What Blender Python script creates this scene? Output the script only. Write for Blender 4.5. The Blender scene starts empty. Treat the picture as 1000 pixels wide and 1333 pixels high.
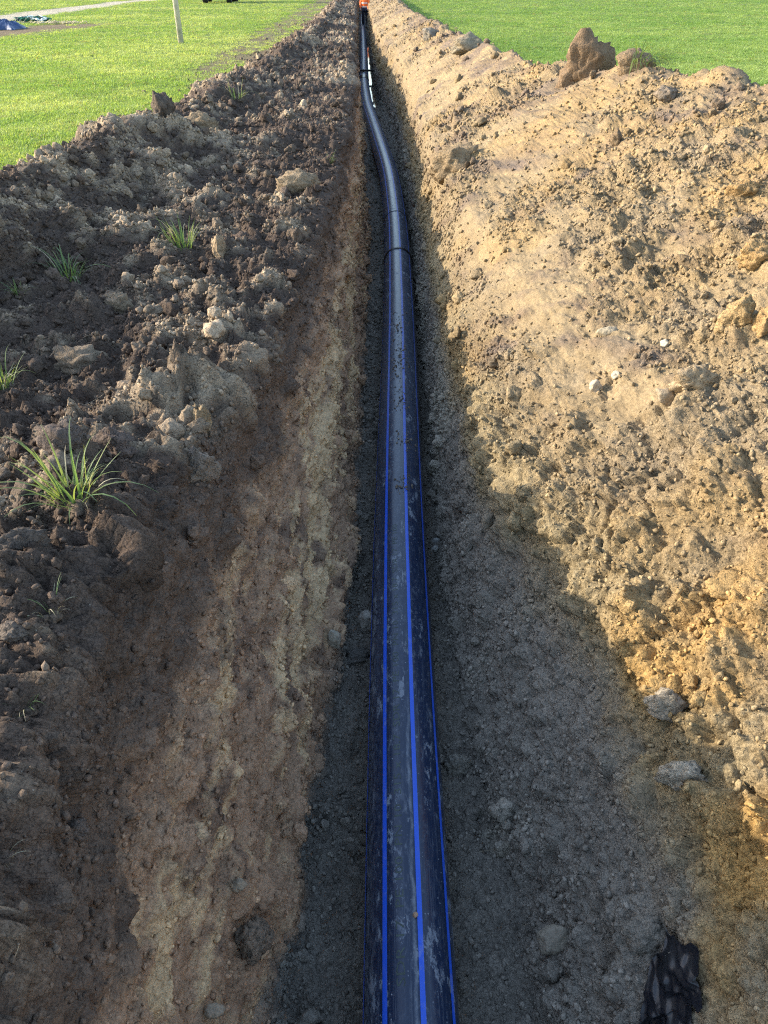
import bpy, bmesh, math, random
import numpy as np
from mathutils import Vector, Matrix, Euler

random.seed(7)
RNG = np.random.default_rng(11)
scene = bpy.context.scene
COL = scene.collection
R = math.radians

# ------------------------------------------------------------------ camera, light, exposure
CAM_Z, PITCH, LENS = 1.65, 36.3, 26.0
cam_data = bpy.data.cameras.new('camera')
cam_data.sensor_fit = 'VERTICAL'; cam_data.sensor_height = 36.0; cam_data.sensor_width = 27.0
cam_data.lens = LENS; cam_data.clip_start = 0.02; cam_data.clip_end = 3000
cam = bpy.data.objects.new('camera', cam_data); COL.objects.link(cam)
cam.location = (0, 0, CAM_Z); cam.rotation_euler = (R(90 - PITCH), 0, 0)
scene.camera = cam

SUN_EL, SUN_AHEAD = 21.0, 8.0          # the sun stands low on the left, a little ahead
sdir = Vector((-math.cos(R(SUN_AHEAD)) * math.cos(R(SUN_EL)), math.sin(R(SUN_AHEAD)) * math.cos(R(SUN_EL)), math.sin(R(SUN_EL))))
sun_data = bpy.data.lights.new('sun', 'SUN'); sun_data.energy = 2.45; sun_data.angle = R(0.53); sun_data.color = (1.0, 0.92, 0.80)
sun = bpy.data.objects.new('sun', sun_data); COL.objects.link(sun)
sun.rotation_euler = sdir.to_track_quat('Z', 'Y').to_euler(); sun.location = (-20, 5, 15)

world = bpy.data.worlds.new('World'); scene.world = world; world.use_nodes = True
wn = world.node_tree; wn.nodes.clear()
sky = wn.nodes.new('ShaderNodeTexSky'); sky.sky_type = 'NISHITA'; sky.sun_disc = False
sky.sun_elevation = R(SUN_EL); sky.sun_rotation = math.atan2(sdir.x, sdir.y); sky.altitude = 50
bg = wn.nodes.new('ShaderNodeBackground'); bg.inputs['Strength'].default_value = 0.15
wo = wn.nodes.new('ShaderNodeOutputWorld')
wn.links.new(sky.outputs[0], bg.inputs[0]); wn.links.new(bg.outputs[0], wo.inputs[0])

vs = scene.view_settings
vs.view_transform = 'Standard'; vs.look = 'None'; vs.exposure = 1.96; vs.gamma = 1.0; vs.use_curve_mapping = False
vs.use_white_balance = True; vs.white_balance_temperature = 6950; vs.white_balance_tint = 10   # the camera was balanced for the shade
scene.render.engine = 'CYCLES'
scene.cycles.max_bounces = 6; scene.cycles.diffuse_bounces = 4; scene.cycles.glossy_bounces = 3
scene.cycles.use_denoising = False; scene.cycles.filter_width = 1.15

# ------------------------------------------------------------------ noise on arrays
def hash2(ix, iy, seed):
    h = (ix.astype(np.int64) * 374761393 + iy.astype(np.int64) * 668265263 + seed * 1442695041) & 0xFFFFFFFF
    h = ((h ^ (h >> 13)) * 1274126177) & 0xFFFFFFFF
    h = ((h ^ (h >> 16)) * 2246822519) & 0xFFFFFFFF
    return ((h ^ (h >> 15)) & 0xFFFFFF).astype(np.float32) / np.float32(0xFFFFFF)

def vnoise(x, y, seed=0):
    fx, fy = np.floor(x), np.floor(y)
    tx, ty = (x - fx).astype(np.float32), (y - fy).astype(np.float32)
    ix, iy = fx.astype(np.int64), fy.astype(np.int64)
    tx = tx * tx * tx * (tx * (tx * 6 - 15) + 10); ty = ty * ty * ty * (ty * (ty * 6 - 15) + 10)
    a = hash2(ix, iy, seed); b = hash2(ix + 1, iy, seed); c = hash2(ix, iy + 1, seed); d = hash2(ix + 1, iy + 1, seed)
    return (a + (b - a) * tx) * (1 - ty) + (c + (d - c) * tx) * ty      # 0..1

def fbm(x, y, octv=4, seed=0, gain=0.5):
    s = 0; a = 1.0; t = 0
    for o in range(octv):
        s = s + a * (vnoise(x * 2.03 ** o + 17.3 * o, y * 2.03 ** o - 9.1 * o, seed + o) * 2 - 1)
        t += a; a *= gain
    return s / t                                                          # -1..1

def domes(x, y, cell, p, seed, rmin=0.3, rmax=0.75, k=0.8):
    """height of a bed of separate lumps: spherical caps round jittered cell centres"""
    gx, gy = x / cell, y / cell
    ix, iy = np.floor(gx).astype(np.int64), np.floor(gy).astype(np.int64)
    best = np.zeros(x.shape, np.float32)
    for i in (-1, 0, 1):
        for j in (-1, 0, 1):
            cx, cy = ix + i, iy + j
            h = hash2(cx, cy, seed)
            dx = gx - (cx + hash2(cx, cy, seed + 1)); dy = gy - (cy + hash2(cx, cy, seed + 2))
            r = rmin + (rmax - rmin) * (h / p)
            d2 = (dx * dx + dy * dy) / (r * r)
            v = np.where(h < p, np.sqrt(np.clip(1 - d2, 0, 1)) * r, 0)
            best = np.maximum(best, v)
    return best * cell * k

def facets(x, y, cell, seed, tilt=.7, up=.5, p=1.0):
    """broken clods: every cell is one flat tilted face at its own height, with sharp steps between cells"""
    gx, gy = x / cell, y / cell
    ix, iy = np.floor(gx).astype(np.int64), np.floor(gy).astype(np.int64)
    best = np.full(x.shape, 9, np.float32); out = np.zeros(x.shape, np.float32)
    for i in (-1, 0, 1):
        for j in (-1, 0, 1):
            cx, cy = ix + i, iy + j
            dx = (gx - (cx + hash2(cx, cy, seed + 1))).astype(np.float32); dy = (gy - (cy + hash2(cx, cy, seed + 2))).astype(np.float32)
            d2 = dx * dx + dy * dy; h = hash2(cx, cy, seed); a = hash2(cx, cy, seed + 3) * 6.2832
            v = np.where(h < p, up * (h / p) ** 1.5 + tilt * h * (np.cos(a) * dx + np.sin(a) * dy) - .35 * d2, 0)
            m = d2 < best; best = np.where(m, d2, best); out = np.where(m, v, out)
    return out * cell

def hash3(ix, iy, iz, seed):
    return hash2(ix * 7919 + iz * 104729, iy * 15487 - iz * 3571, seed)

def vnoise3(p, seed=0):
    f = np.floor(p); t = p - f; t = t * t * (3 - 2 * t); i = f.astype(np.int64)
    o = 0
    for a in (0, 1):
        for b in (0, 1):
            for c in (0, 1):
                w = (t[:, 0] if a else 1 - t[:, 0]) * (t[:, 1] if b else 1 - t[:, 1]) * (t[:, 2] if c else 1 - t[:, 2])
                o = o + w * hash3(i[:, 0] + a, i[:, 1] + b, i[:, 2] + c, seed)
    return o * 2 - 1

def sstep(a, b, x):
    t = np.clip((x - a) / (b - a), 0, 1); return t * t * (3 - 2 * t)

def smooth1(a, w, axis):
    k = np.hanning(w + 2)[1:-1]; k /= k.sum()
    pad = [(0, 0)] * a.ndim; pad[axis] = (w // 2, w - 1 - w // 2)
    ap = np.pad(a, pad, mode='edge')
    out = np.zeros_like(a)
    for i in range(w):
        sl = [slice(None)] * a.ndim; sl[axis] = slice(i, i + a.shape[axis])
        out += k[i] * ap[tuple(sl)]
    return out

# ------------------------------------------------------------------ materials
def new_mat(name):
    m = bpy.data.materials.new(name); m.use_nodes = True
    nt = m.node_tree; nt.nodes.clear()
    out = nt.nodes.new('ShaderNodeOutputMaterial'); b = nt.nodes.new('ShaderNodeBsdfPrincipled')
    nt.links.new(b.outputs[0], out.inputs[0])
    return m, nt, b, out

def nd(nt, typ, **kw):
    n = nt.nodes.new(typ)
    for k, v in kw.items(): setattr(n, k, v)
    return n

def noise_node(nt, vec, scale, detail=4, rough=0.6):
    n = nd(nt, 'ShaderNodeTexNoise'); n.inputs['Scale'].default_value = scale
    n.inputs['Detail'].default_value = detail; n.inputs['Roughness'].default_value = rough
    nt.links.new(vec, n.inputs['Vector']); return n

def ramp(nt, fac, stops):
    r = nd(nt, 'ShaderNodeValToRGB'); e = r.color_ramp.elements
    while len(e) < len(stops): e.new(0.5)
    for i, (p, c) in enumerate(stops):
        e[i].position = p; e[i].color = (c, c, c, 1) if not isinstance(c, tuple) else (*c, 1)
    nt.links.new(fac, r.inputs[0]); return r

def mixc(nt, mode, fac, a, b):
    m = nd(nt, 'ShaderNodeMix', data_type='RGBA', blend_type=mode)
    for s, v in (('Factor', fac), ('A', a), ('B', b)):
        i = [q for q in m.inputs if q.name == s and (q.type == 'RGBA' if s != 'Factor' else q.type == 'VALUE')][0]
        if hasattr(v, 'links') or hasattr(v, 'is_linked'): nt.links.new(v, i)
        elif s == 'Factor': i.default_value = v
        else: i.default_value = (*v, 1)
    return [o for o in m.outputs if o.type == 'RGBA'][0]

def soil_material(name, attr_type, fixed=None, bump=1.0, scale=1.0, rough=0.95, grit=True):
    m, nt, b, out = new_mat(name)
    geo = nd(nt, 'ShaderNodeNewGeometry'); vec = geo.outputs['Position']
    if attr_type:
        at = nd(nt, 'ShaderNodeAttribute', attribute_name='Col', attribute_type=attr_type); base = at.outputs['Color']
    else:
        rgb = nd(nt, 'ShaderNodeRGB'); rgb.outputs[0].default_value = (*fixed, 1); base = rgb.outputs[0]
    n1 = noise_node(nt, vec, 9 * scale, 6, 0.65); n2 = noise_node(nt, vec, 70 * scale, 5, 0.7); n3 = noise_node(nt, vec, 330 * scale, 3, 0.7)
    c = mixc(nt, 'MULTIPLY', 1.0, base, ramp(nt, n1.outputs[0], [(0.3, 0.80), (0.7, 1.2)]).outputs[0])
    c = mixc(nt, 'MULTIPLY', 1.0, c, ramp(nt, n2.outputs[0], [(0.3, 0.72), (0.7, 1.3)]).outputs[0])
    c = mixc(nt, 'MULTIPLY', 1.0, c, ramp(nt, n3.outputs[0], [(0.3, 0.75), (0.7, 1.28)]).outputs[0])
    if grit:
        v = nd(nt, 'ShaderNodeTexVoronoi'); v.inputs['Scale'].default_value = 85 * scale; nt.links.new(vec, v.inputs['Vector'])
        sel = ramp(nt, v.outputs['Color'], [(0.86, 0.0), (0.90, 1.0)]); near = ramp(nt, v.outputs['Distance'], [(0.10, 1.0), (0.22, 0.0)])
        f = nd(nt, 'ShaderNodeMath', operation='MULTIPLY'); nt.links.new(sel.outputs[0], f.inputs[0]); nt.links.new(near.outputs[0], f.inputs[1])
        f2 = nd(nt, 'ShaderNodeMath', operation='MULTIPLY'); nt.links.new(f.outputs[0], f2.inputs[0]); f2.inputs[1].default_value = 0.55
        c = mixc(nt, 'MIX', f2.outputs[0], c, (0.42, 0.38, 0.30))
    nt.links.new(c, b.inputs['Base Color'])
    b.inputs['Roughness'].default_value = rough; b.inputs['Specular IOR Level'].default_value = 0.25
    prev = None
    for sc_, dist in ((40, .014), (110, .007)):       # packed grains of three sizes
        wv = nd(nt, 'ShaderNodeVectorMath', operation='MULTIPLY_ADD'); wv.inputs[1].default_value = (.012, .012, .012); nt.links.new(n2.outputs['Color'], wv.inputs[0]); nt.links.new(vec, wv.inputs[2])
        g = nd(nt, 'ShaderNodeTexVoronoi', feature='F1'); g.inputs['Scale'].default_value = sc_ * scale; nt.links.new(wv.outputs[0], g.inputs['Vector'])
        gb = nd(nt, 'ShaderNodeBump', invert=True); gb.inputs['Strength'].default_value = .85 * bump; gb.inputs['Distance'].default_value = dist
        nt.links.new(g.outputs['Distance'], gb.inputs['Height'])
        if attr_type == 'GEOMETRY':
            gm = nd(nt, 'ShaderNodeMath', operation='MULTIPLY'); gm.inputs[1].default_value = .85 * bump; nt.links.new(at.outputs['Alpha'], gm.inputs[0]); nt.links.new(gm.outputs[0], gb.inputs['Strength'])
        if prev: nt.links.new(prev.outputs[0], gb.inputs['Normal'])
        prev = gb
    bp1 = nd(nt, 'ShaderNodeBump'); bp1.inputs['Strength'].default_value = 0.9 * bump; bp1.inputs['Distance'].default_value = 0.006
    nt.links.new(prev.outputs[0], bp1.inputs['Normal'])
    bp2 = nd(nt, 'ShaderNodeBump'); bp2.inputs['Strength'].default_value = 0.8 * bump; bp2.inputs['Distance'].default_value = 0.002
    nt.links.new(n2.outputs[0], bp1.inputs['Height']); nt.links.new(n3.outputs[0], bp2.inputs['Height'])
    nt.links.new(bp1.outputs[0], bp2.inputs['Normal']); nt.links.new(bp2.outputs[0], b.inputs['Normal'])
    return m

M_SOIL = soil_material('trench_soil', 'GEOMETRY')
M_CLOD = soil_material('loose_clod_soil', 'INSTANCER', bump=0.7)
M_CLODOBJ = soil_material('clod_soil', 'OBJECT', bump=0.9)
M_STONE = soil_material('stone', 'OBJECT', bump=0.35, rough=0.8, grit=False)

def simple_mat(name, col, rough=0.6, var=0.15, scale=8.0, spec=0.4, bump=0.0):
    m, nt, b, out = new_mat(name)
    tc = nd(nt, 'ShaderNodeTexCoord'); n = noise_node(nt, tc.outputs['Object'], scale, 5, 0.65)
    c = mixc(nt, 'MULTIPLY', 1.0, col, ramp(nt, n.outputs[0], [(0.3, 1 - var), (0.7, 1 + var)]).outputs[0])
    nt.links.new(c, b.inputs['Base Color']); b.inputs['Roughness'].default_value = rough; b.inputs['Specular IOR Level'].default_value = spec
    if bump:
        bp = nd(nt, 'ShaderNodeBump'); bp.inputs['Strength'].default_value = bump; bp.inputs['Distance'].default_value = 0.01
        nt.links.new(n.outputs[0], bp.inputs['Height']); nt.links.new(bp.outputs[0], b.inputs['Normal'])
    return m

def grass_material(name, c_low, c_high, attr=None, trans=0.45, rough=0.55):
    """blades: colour varies per blade, light passes through them"""
    m, nt, b, out = new_mat(name)
    tc = nd(nt, 'ShaderNodeTexCoord')
    if attr:
        at = nd(nt, 'ShaderNodeAttribute', attribute_name='Col', attribute_type=attr); col = at.outputs['Color']
    else:
        oi = nd(nt, 'ShaderNodeObjectInfo'); n = noise_node(nt, tc.outputs['Object'], 6, 2)
        col = mixc(nt, 'MIX', oi.outputs['Random'], c_low, c_high)
        col = mixc(nt, 'MULTIPLY', 1.0, col, ramp(nt, n.outputs[0], [(0.3, 0.8), (0.7, 1.2)]).outputs[0])
    nt.links.new(col, b.inputs['Base Color']); b.inputs['Roughness'].default_value = rough; b.inputs['Specular IOR Level'].default_value = 0.35
    tr = nd(nt, 'ShaderNodeBsdfTranslucent'); mx = nd(nt, 'ShaderNodeMixShader'); mx.inputs[0].default_value = trans
    c2 = mixc(nt, 'MULTIPLY', 1.0, col, (1.35, 1.3, 0.65)); nt.links.new(c2, tr.inputs[0])
    nt.links.new(b.outputs[0], mx.inputs[1]); nt.links.new(tr.outputs[0], mx.inputs[2]); nt.links.new(mx.outputs[0], out.inputs[0])
    return m

M_FIELDGRASS = grass_material('field_grass', None, None, attr='INSTANCER', trans=0.45)
M_TUFT = grass_material('tuft_blade', (0.09, 0.17, 0.075), (0.24, 0.29, 0.10), trans=0.45)
M_STRAW = grass_material('dry_blade', (0.30, 0.27, 0.17), (0.42, 0.38, 0.26), trans=0.3)

# ------------------------------------------------------------------ object helpers
def tag(o, label=None, cat=None, group=None, kind=None):
    if label: o['label'] = label
    if cat: o['category'] = cat
    if group: o['group'] = group
    if kind: o['kind'] = kind
    return o

def link(name, me, mat=None, parent=None, smooth=True):
    o = bpy.data.objects.new(name, me); COL.objects.link(o)
    if mat is not None and len(me.materials) == 0: me.materials.append(mat)
    if smooth: me.polygons.foreach_set('use_smooth', np.ones(len(me.polygons), bool))
    if parent is not None: o.parent = parent
    return o

def empty(name, loc=(0, 0, 0), rz=0.0):
    o = bpy.data.objects.new(name, None); COL.objects.link(o)
    o.location = loc; o.rotation_euler = (0, 0, rz); o.empty_display_size = 0.1
    return o

def grid_mesh(name, P, col=None, alpha=None):
    nr, nc = P.shape[:2]
    me = bpy.data.meshes.new(name)
    me.vertices.add(nr * nc); me.vertices.foreach_set('co', P.reshape(-1).astype(np.float32))
    i = np.arange(nr * nc, dtype=np.int32).reshape(nr, nc)
    q = np.stack([i[:-1, :-1], i[:-1, 1:], i[1:, 1:], i[1:, :-1]], -1).reshape(-1, 4)
    me.loops.add(q.size); me.loops.foreach_set('vertex_index', q.reshape(-1))
    me.polygons.add(len(q)); me.polygons.foreach_set('loop_start', np.arange(len(q), dtype=np.int32) * 4)
    try: me.polygons.foreach_set('loop_total', np.full(len(q), 4, np.int32))
    except Exception: pass
    me.update(calc_edges=True)
    if col is not None:
        a = me.attributes.new('Col', 'FLOAT_COLOR', 'POINT')
        c = np.concatenate([col.reshape(-1, 3), np.ones((nr * nc, 1)) if alpha is None else alpha.reshape(-1, 1)], 1).astype(np.float32)
        a.data.foreach_set('color', c.reshape(-1))
    return me

def bm_mesh(name, bm):
    me = bpy.data.meshes.new(name); bm.to_mesh(me); bm.free(); return me

# ------------------------------------------------------------------ the line of the trench
KY = [-6, 0.5, 1.5, 2.2, 3.3, 5.0, 7.2, 10, 13, 17, 20.5, 25, 32, 40, 55, 78]
def keys(v): return np.array(v, float)
K = dict(
    c=keys([.10, .09, .085, .085, .09, .12, .155, .17, .10, -.17, -.42, -.60, -.75, -.95, -1.35, -1.9]),
    fl=keys([-.42, -.40, -.35, -.28, -.19, -.19, -.21, -.26, -.36, -.48, -.62, -.84, -1.03, -1.22, -1.63, -2.2]),
    ll=keys([-.70, -.69, -.80, -.83, -.70, -.58, -.50, -.47, -.48, -.60, -.72, -.88, -1.08, -1.27, -1.68, -2.25]),
    cl=keys([-2.95, -2.95, -2.95, -2.95, -2.95, -2.9, -2.65, -2.42, -2.3, -2.15, -2.1, -2.05, -2.05, -2.15, -2.5, -3.0]),
    clz=keys([.46, .46, .46, .46, .48, .50, .46, .34, .29, .28, .28, .28, .28, .28, .28, .28]),
    fr=keys([.65, .60, .48, .42, .37, .36, .37, .40, .36, .20, .03, -.20, -.44, -.68, -1.07, -1.62]),
    mr=keys([1.15, 1.12, 1.05, .92, .62, .47, .42, .43, .40, .30, .12, -.20, -.45, -.63, -1.02, -1.58]),
    lr=keys([1.70, 1.65, 1.6, 1.5, 1.15, .85, .66, .54, .50, .44, .34, -.06, -.36, -.55, -.95, -1.5]),
    cr=keys([3.2, 3.2, 3.2, 3.2, 3.2, 3.1, 2.75, 1.85, 1.6, 1.45, 1.3, 1.05, .75, .6, .2, -.3]),
    lz=keys([.22, .24, .23, .15, -.02, -.05, .0, .03, .04, .04, .04, .04, .04, .04, .04, .04]),
    crz=keys([.95, .95, .95, .95, .95, .95, .92, .80, .70, .62, .60, .58, .56, .55, .55, .55]),
)
PIPE_Z, PIPE_R, FLOOR_Z = -1.12, 0.1575, -1.27
def kk(n, y): return np.interp(y, KY, K[n])
def centre_x(y):
    """smooth pipe line"""
    y = np.asarray(y, float)
    return (kk('c', y - 1.2) + kk('c', y - .6) + kk('c', y) * 2 + kk('c', y + .6) + kk('c', y + 1.2)) / 6

# rows: close together near the camera, wider with distance
ys = [-5.0]
while ys[-1] < 78:
    y = ys[-1]
    if y < 0.2: d = 0.06
    else: d = min(max(0.0042, 0.00095 * (y * y + 4.8) / 1.0 * 1.0), 0.05 + max(0, y - 12) * 0.006)
    ys.append(y + d)
YS = np.array(ys); NR = len(YS)
CNT = [50, 130, 110, 190, 100, 150, 110, 160, 160, 45]
q = np.concatenate([i + np.arange(n) / n for i, n in enumerate(CNT)] + [[len(CNT)]])
NC = len(q)

endf = sstep(-4.6, -3.4, YS) * (1 - sstep(70, 75, YS))       # trench and banks run out to level ground at both ends
ctrl_x = np.zeros((NR, 11)); ctrl_z = np.zeros((NR, 11))
def jit(seed, sc, a): return a * fbm(YS / sc, YS * 0 + seed * 3.7, 4, seed)
ll = kk('ll', YS) + jit(1, .9, .07); fl = kk('fl', YS) + jit(2, 1.1, .03)
fr = kk('fr', YS) + jit(3, 1.1, .03); mr = kk('mr', YS) + jit(4, .8, .05); lr = kk('lr', YS) + jit(5, .9, .08)
cl = kk('cl', YS) + jit(6, 1.6, .14); clz = kk('clz', YS) * (1 + jit(7, 1.1, .5))
cr = kk('cr', YS) + jit(8, 1.5, .15); crz = kk('crz', YS) * (1 + jit(9, 1.2, .14))
X = [cl - 0.75, cl, cl * .72 + ll * .28, ll, fl, fr, mr, lr, lr + (cr - lr) * .5, cr, cr + 1.25 * (crz / .9)]
Z = [-.06 + 0 * YS, clz, .06 + kk('lz', YS) * .8 + jit(10, 1.0, .08), kk('lz', YS) + jit(11, .7, .05), FLOOR_Z + 0 * YS, FLOOR_Z + 0 * YS,
     -.45 + 0 * YS, .04 + jit(12, 1.0, .04), .04 + crz * .52, crz, -.06 + 0 * YS]
for i in range(11):
    ctrl_x[:, i] = X[i]; ctrl_z[:, i] = Z[i] * endf
ctrl_z[:, 0] = ctrl_z[:, 10] = -.06
ctrl_x = smooth1(ctrl_x, 9, 0); ctrl_z = smooth1(ctrl_z, 9, 0)
qi = np.minimum(q.astype(int), 9); t = q - qi
BX = ctrl_x[:, qi] * (1 - t) + ctrl_x[:, qi + 1] * t
BZ = ctrl_z[:, qi] * (1 - t) + ctrl_z[:, qi + 1] * t
BX = smooth1(BX, 21, 1); BZ = smooth1(BZ, 21, 1)
BY = np.repeat(YS[:, None], NC, 1)
P0 = np.stack([BX, BY, BZ], -1)
def normals(P):
    du = np.gradient(P, axis=1); dv = np.gradient(P, axis=0)
    n = np.cross(du, dv); return n / np.maximum(np.linalg.norm(n, axis=2, keepdims=True), 1e-9)
N0 = normals(P0)
seg = np.hypot(np.diff(BX, axis=1), np.diff(BZ, axis=1))
S = np.concatenate([np.zeros((NR, 1)), np.cumsum(seg, 1)], 1)
mid = int(np.argmin(np.abs(q - 4.5))); S = (S - S[:, mid:mid + 1]).astype(np.float32)
Yf = BY.astype(np.float32)
Q = np.repeat(q[None, :], NR, 0).astype(np.float32)
def W(pts): return np.interp(q, [a for a, b in pts], [b for a, b in pts])[None, :].astype(np.float32)

# domain warp so that lumps are not round
wx = S + .035 * fbm(S / .09, Yf / .09, 3, 50); wy = Yf + .035 * fbm(S / .09, Yf / .09, 3, 60)
wxs = S + .008 * fbm(S / .02, Yf / .02, 2, 51); wys = Yf + .008 * fbm(S / .02, Yf / .02, 2, 61)
w_bank = W([(0, .7), (.6, 1), (2.9, 1), (3.15, .35), (3.4, 0)])
w_wl = W([(2.95, 0), (3.2, 1), (3.9, 1), (4.05, 0)])
w_floor = W([(3.8, 0), (4.0, 1), (5.0, 1), (5.2, 0)])
w_lowr = W([(4.95, 0), (5.15, 1), (6.2, 1), (6.8, 0)])
w_heap = W([(6.3, 0), (6.9, 1), (9.2, 1), (10, .5)])
nearw = 1 - sstep(3.0, 6.0, Yf)                               # close by the right wall has slumped to a slope
patch = sstep(-.15, .35, fbm(S / .8, Yf / .8, 3, 70))          # where the heap carries coarse lumps
coarse_r = np.clip(patch * .8 + sstep(1.1, 2.2, BX) * (1 - sstep(5, 9, Yf)) * (.7 - .4 * nearw), 0, 1)
D = np.zeros((NR, NC), np.float32)
D += w_bank * (.15 * fbm(S / 1.0, Yf / .8, 4, 1) + .065 * fbm(S / .30, Yf / .28, 5, 5) + .022 * (1 - 2 * np.abs(fbm(S / .12, Yf / .12, 4, 7))))
FA = (.8 * facets(wx, wy, .20, 100, .55, .35, .6) + .7 * facets(wx, wy, .10, 110, .7, .4, .7)) * (1 - .65 * sstep(3.5, 8, Yf)) + .7 * facets(wxs, wys, .05, 120, .7, .45, .8) * (1 - .85 * sstep(3, 6, Yf))
D += w_bank * (.75 * FA + .8 * domes(wx, wy, .26, .10, 103, k=.45) + .8 * domes(wx, wy, .13, .18, 105, k=.5) + domes(wx, wy, .07, .22, 107, k=.55)
               + domes(wxs, wys, .035, .55, 130, k=.65))
f_l = fbm(S / .06, Yf / .06, 3, 142)
D += W([(2.2, 0), (2.6, 1), (3.0, 1), (3.15, 0)]) * (.06 * fbm(S / .30, Yf / .30, 5, 141, .6) + .5 * FA + .02 * f_l) * (1 - .7 * sstep(7, 11, Yf))
D += .19 * np.exp(-((Yf - 3.05) / .14) ** 2 - ((Q - 2.86) / .14) ** 2) * (1 + .5 * f_l)
D += w_heap * (.06 * fbm(S / 1.1, Yf / 1.1, 4, 11) + .036 * fbm(S / .30, Yf / .30, 5, 15))
D += (w_heap * coarse_r * .45 + w_lowr * nearw * .4) * (FA - .02)
D += W([(5.7, 0), (6.0, 1), (6.6, 1), (7.2, 0)]) * nearw * (.7 * FA + .035 * (1 - 2 * np.abs(fbm(S / .25, Yf / .4, 3, 47))))
D += W([(8.0, 0), (8.6, 1), (9.3, 1), (9.8, 0)]) * (.4 * FA)
D += w_heap * coarse_r * (.030 * fbm(S / .13, Yf / .13, 4, 16) + .02 * (1 - 2 * np.abs(fbm(S / .2, Yf / .2, 3, 17))))
gv = fbm((S * .8 + Yf * .6) / .10, (Yf * .8 - S * .6) / .55, 4, 18)
D += w_heap * (.026 * gv)
D += w_heap * coarse_r * (domes(wx, wy, .26, .14, 200, k=.5) + domes(wx, wy, .13, .28, 210, k=.6) + domes(wx, wy, .065, .4, 220, k=.6))
D += w_heap * (.35 + .65 * coarse_r) * (domes(wxs, wys, .034, .5, 230, k=.6) + domes(wxs, wys, .017, .5, 235, k=.6))
D += w_lowr * (.035 * fbm(S / .5, Yf / .5, 4, 21) + .012 * fbm(S / .12, Yf / .12, 4, 22))
D += w_lowr * nearw * (domes(wx, wy, .14, .22, 240, k=.5) + domes(wx, wy, .07, .4, 250, k=.6) + domes(wxs, wys, .032, .55, 260, k=.65) + domes(wxs, wys, .016, .5, 265, k=.6))
D += w_lowr * (1 - nearw) * (.012 * fbm(S / .05, Yf / .35, 3, 24) + domes(wxs, wys, .035, .3, 270, k=.4))
f_w = fbm(S / .5, Yf / .5, 3, 38)
# left wall: scraped by the bucket - long shallow grooves, crumbs left hanging
sk = S + .16 * Yf
D += w_wl * (.065 * fbm(S / .40, Yf / .6, 4, 31) + .032 * fbm(sk / .085, Yf / .55, 5, 32) + .025 * fbm(sk / .07, Yf / 1.6, 3, 37) + .35 * FA * sstep(.1, .5, f_w) - .014 * np.clip(1 - np.abs(fbm(sk / .05, Yf / 2.4, 2, 39)) / .10, 0, 1) * sstep(-.2, .2, f_w) + .016 * fbm(sk / .025, Yf / .16, 4, 33) + .012 * (1 - 2 * np.abs(fbm(S / .09, Yf / .09, 3, 36)))
             + .009 * fbm(S / .035, Yf / .035, 3, 34) + domes(wx, wy, .12, .20, 280, k=.55) + domes(wxs, wys, .05, .32, 285, k=.55) + domes(wxs, wys, .02, .4, 290, k=.5))
D += w_floor * (.03 * fbm(S / .3, Yf / .3, 3, 41) + domes(wx, wy, .10, .25, 300, k=.5) + domes(wx, wy, .055, .5, 310, k=.65) + domes(wxs, wys, .026, .55, 320, k=.65))
rough_w = w_bank + w_heap * .7 + w_lowr * .8 + w_floor * .7 + w_wl * .5
D += rough_w * (.011 * fbm(S / .055, Yf / .055, 3, 43) + .006 * (1 - 2 * np.abs(fbm(S / .03, Yf / .03, 2, 44)))) * (1 - .5 * sstep(8, 14, Yf))
D += .005 * fbm(S / .014, Yf / .014, 2, 45) * (1 - sstep(4, 8, Yf))
# the floor rises out of the water at both ends of the puddle and on its near side
D += w_floor * (.15 * (sstep(14.5, 17, Yf) * (1 - sstep(19.5, 24, Yf)) + sstep(40, 46, Yf)) + .13 * sstep(18, 21, Yf) * (1 - sstep(-.16, -.08, BX - centre_x(YS)[:, None])) + .05 * sstep(16, 20, Yf) * fbm(S / .12, Yf / .5, 3, 46))
D *= (sstep(-5, -4, YS) * (1 - sstep(73, 77, YS)))[:, None]
D[:, :2] *= .2; D[:, -2:] *= .2
# the floor under the water further along is lower and even
P = (P0 + N0 * D[..., None]).astype(np.float32)
NN = normals(P)

# colour of the soil by layer, dampness and patch, with some sun and shade painted in
def C(*v): return np.array(v, np.float32)
def lerp(a, b, w): return a * (1 - w[..., None]) + b * w[..., None]
TOP_DAMP, TOP_DRY_LIT = C(.086, .061, .045), C(.32, .245, .165)
WALL, WALL_TAN, WALL_DARK = C(.345, .222, .138), C(.55, .395, .225), C(.13, .088, .064)
FLOOR, CLAY = C(.18, .158, .128), C(.30, .27, .21)
SAND, OCHRE, BROWN, GREY = C(.232, .172, .098), C(.27, .182, .082), C(.140, .100, .066), C(.185, .150, .106)
f1 = fbm(S / .9, Yf / .9, 4, 400); f2 = fbm(S / .28, Yf / .28, 4, 410); f3 = fbm(S / .08, Yf / .08, 3, 420)
bank = lerp(np.broadcast_to(TOP_DAMP, P.shape), TOP_DRY_LIT, sstep(-.02, .62, f1 * .5 + f2 * .5 + f3 * .45 + sstep(.03, .13, D) * .42 - .45 * (1 - sstep(1.6, 2.6, Yf)) * sstep(2.3, 2.7, Q)))  # dry patches by noise; raised tops also painted paler, as if sunlit
strk = .65 * fbm(sk / .10, Yf / 1.7, 4, 431) + .65 * fbm(sk / .12, Yf / .75, 5, 430, .6); strk2 = fbm(sk / .05, Yf / .22, 5, 440, .6)
depth = np.clip((Q - 3) / 1.0, 0, 1)
wall = lerp(np.broadcast_to(WALL, P.shape), WALL_TAN, sstep(-.10, .32, strk * .8 + strk2 * .6 + f3 * .3) * sstep(.22, .45, depth) * (1 - sstep(.80, .97, depth)))
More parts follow.
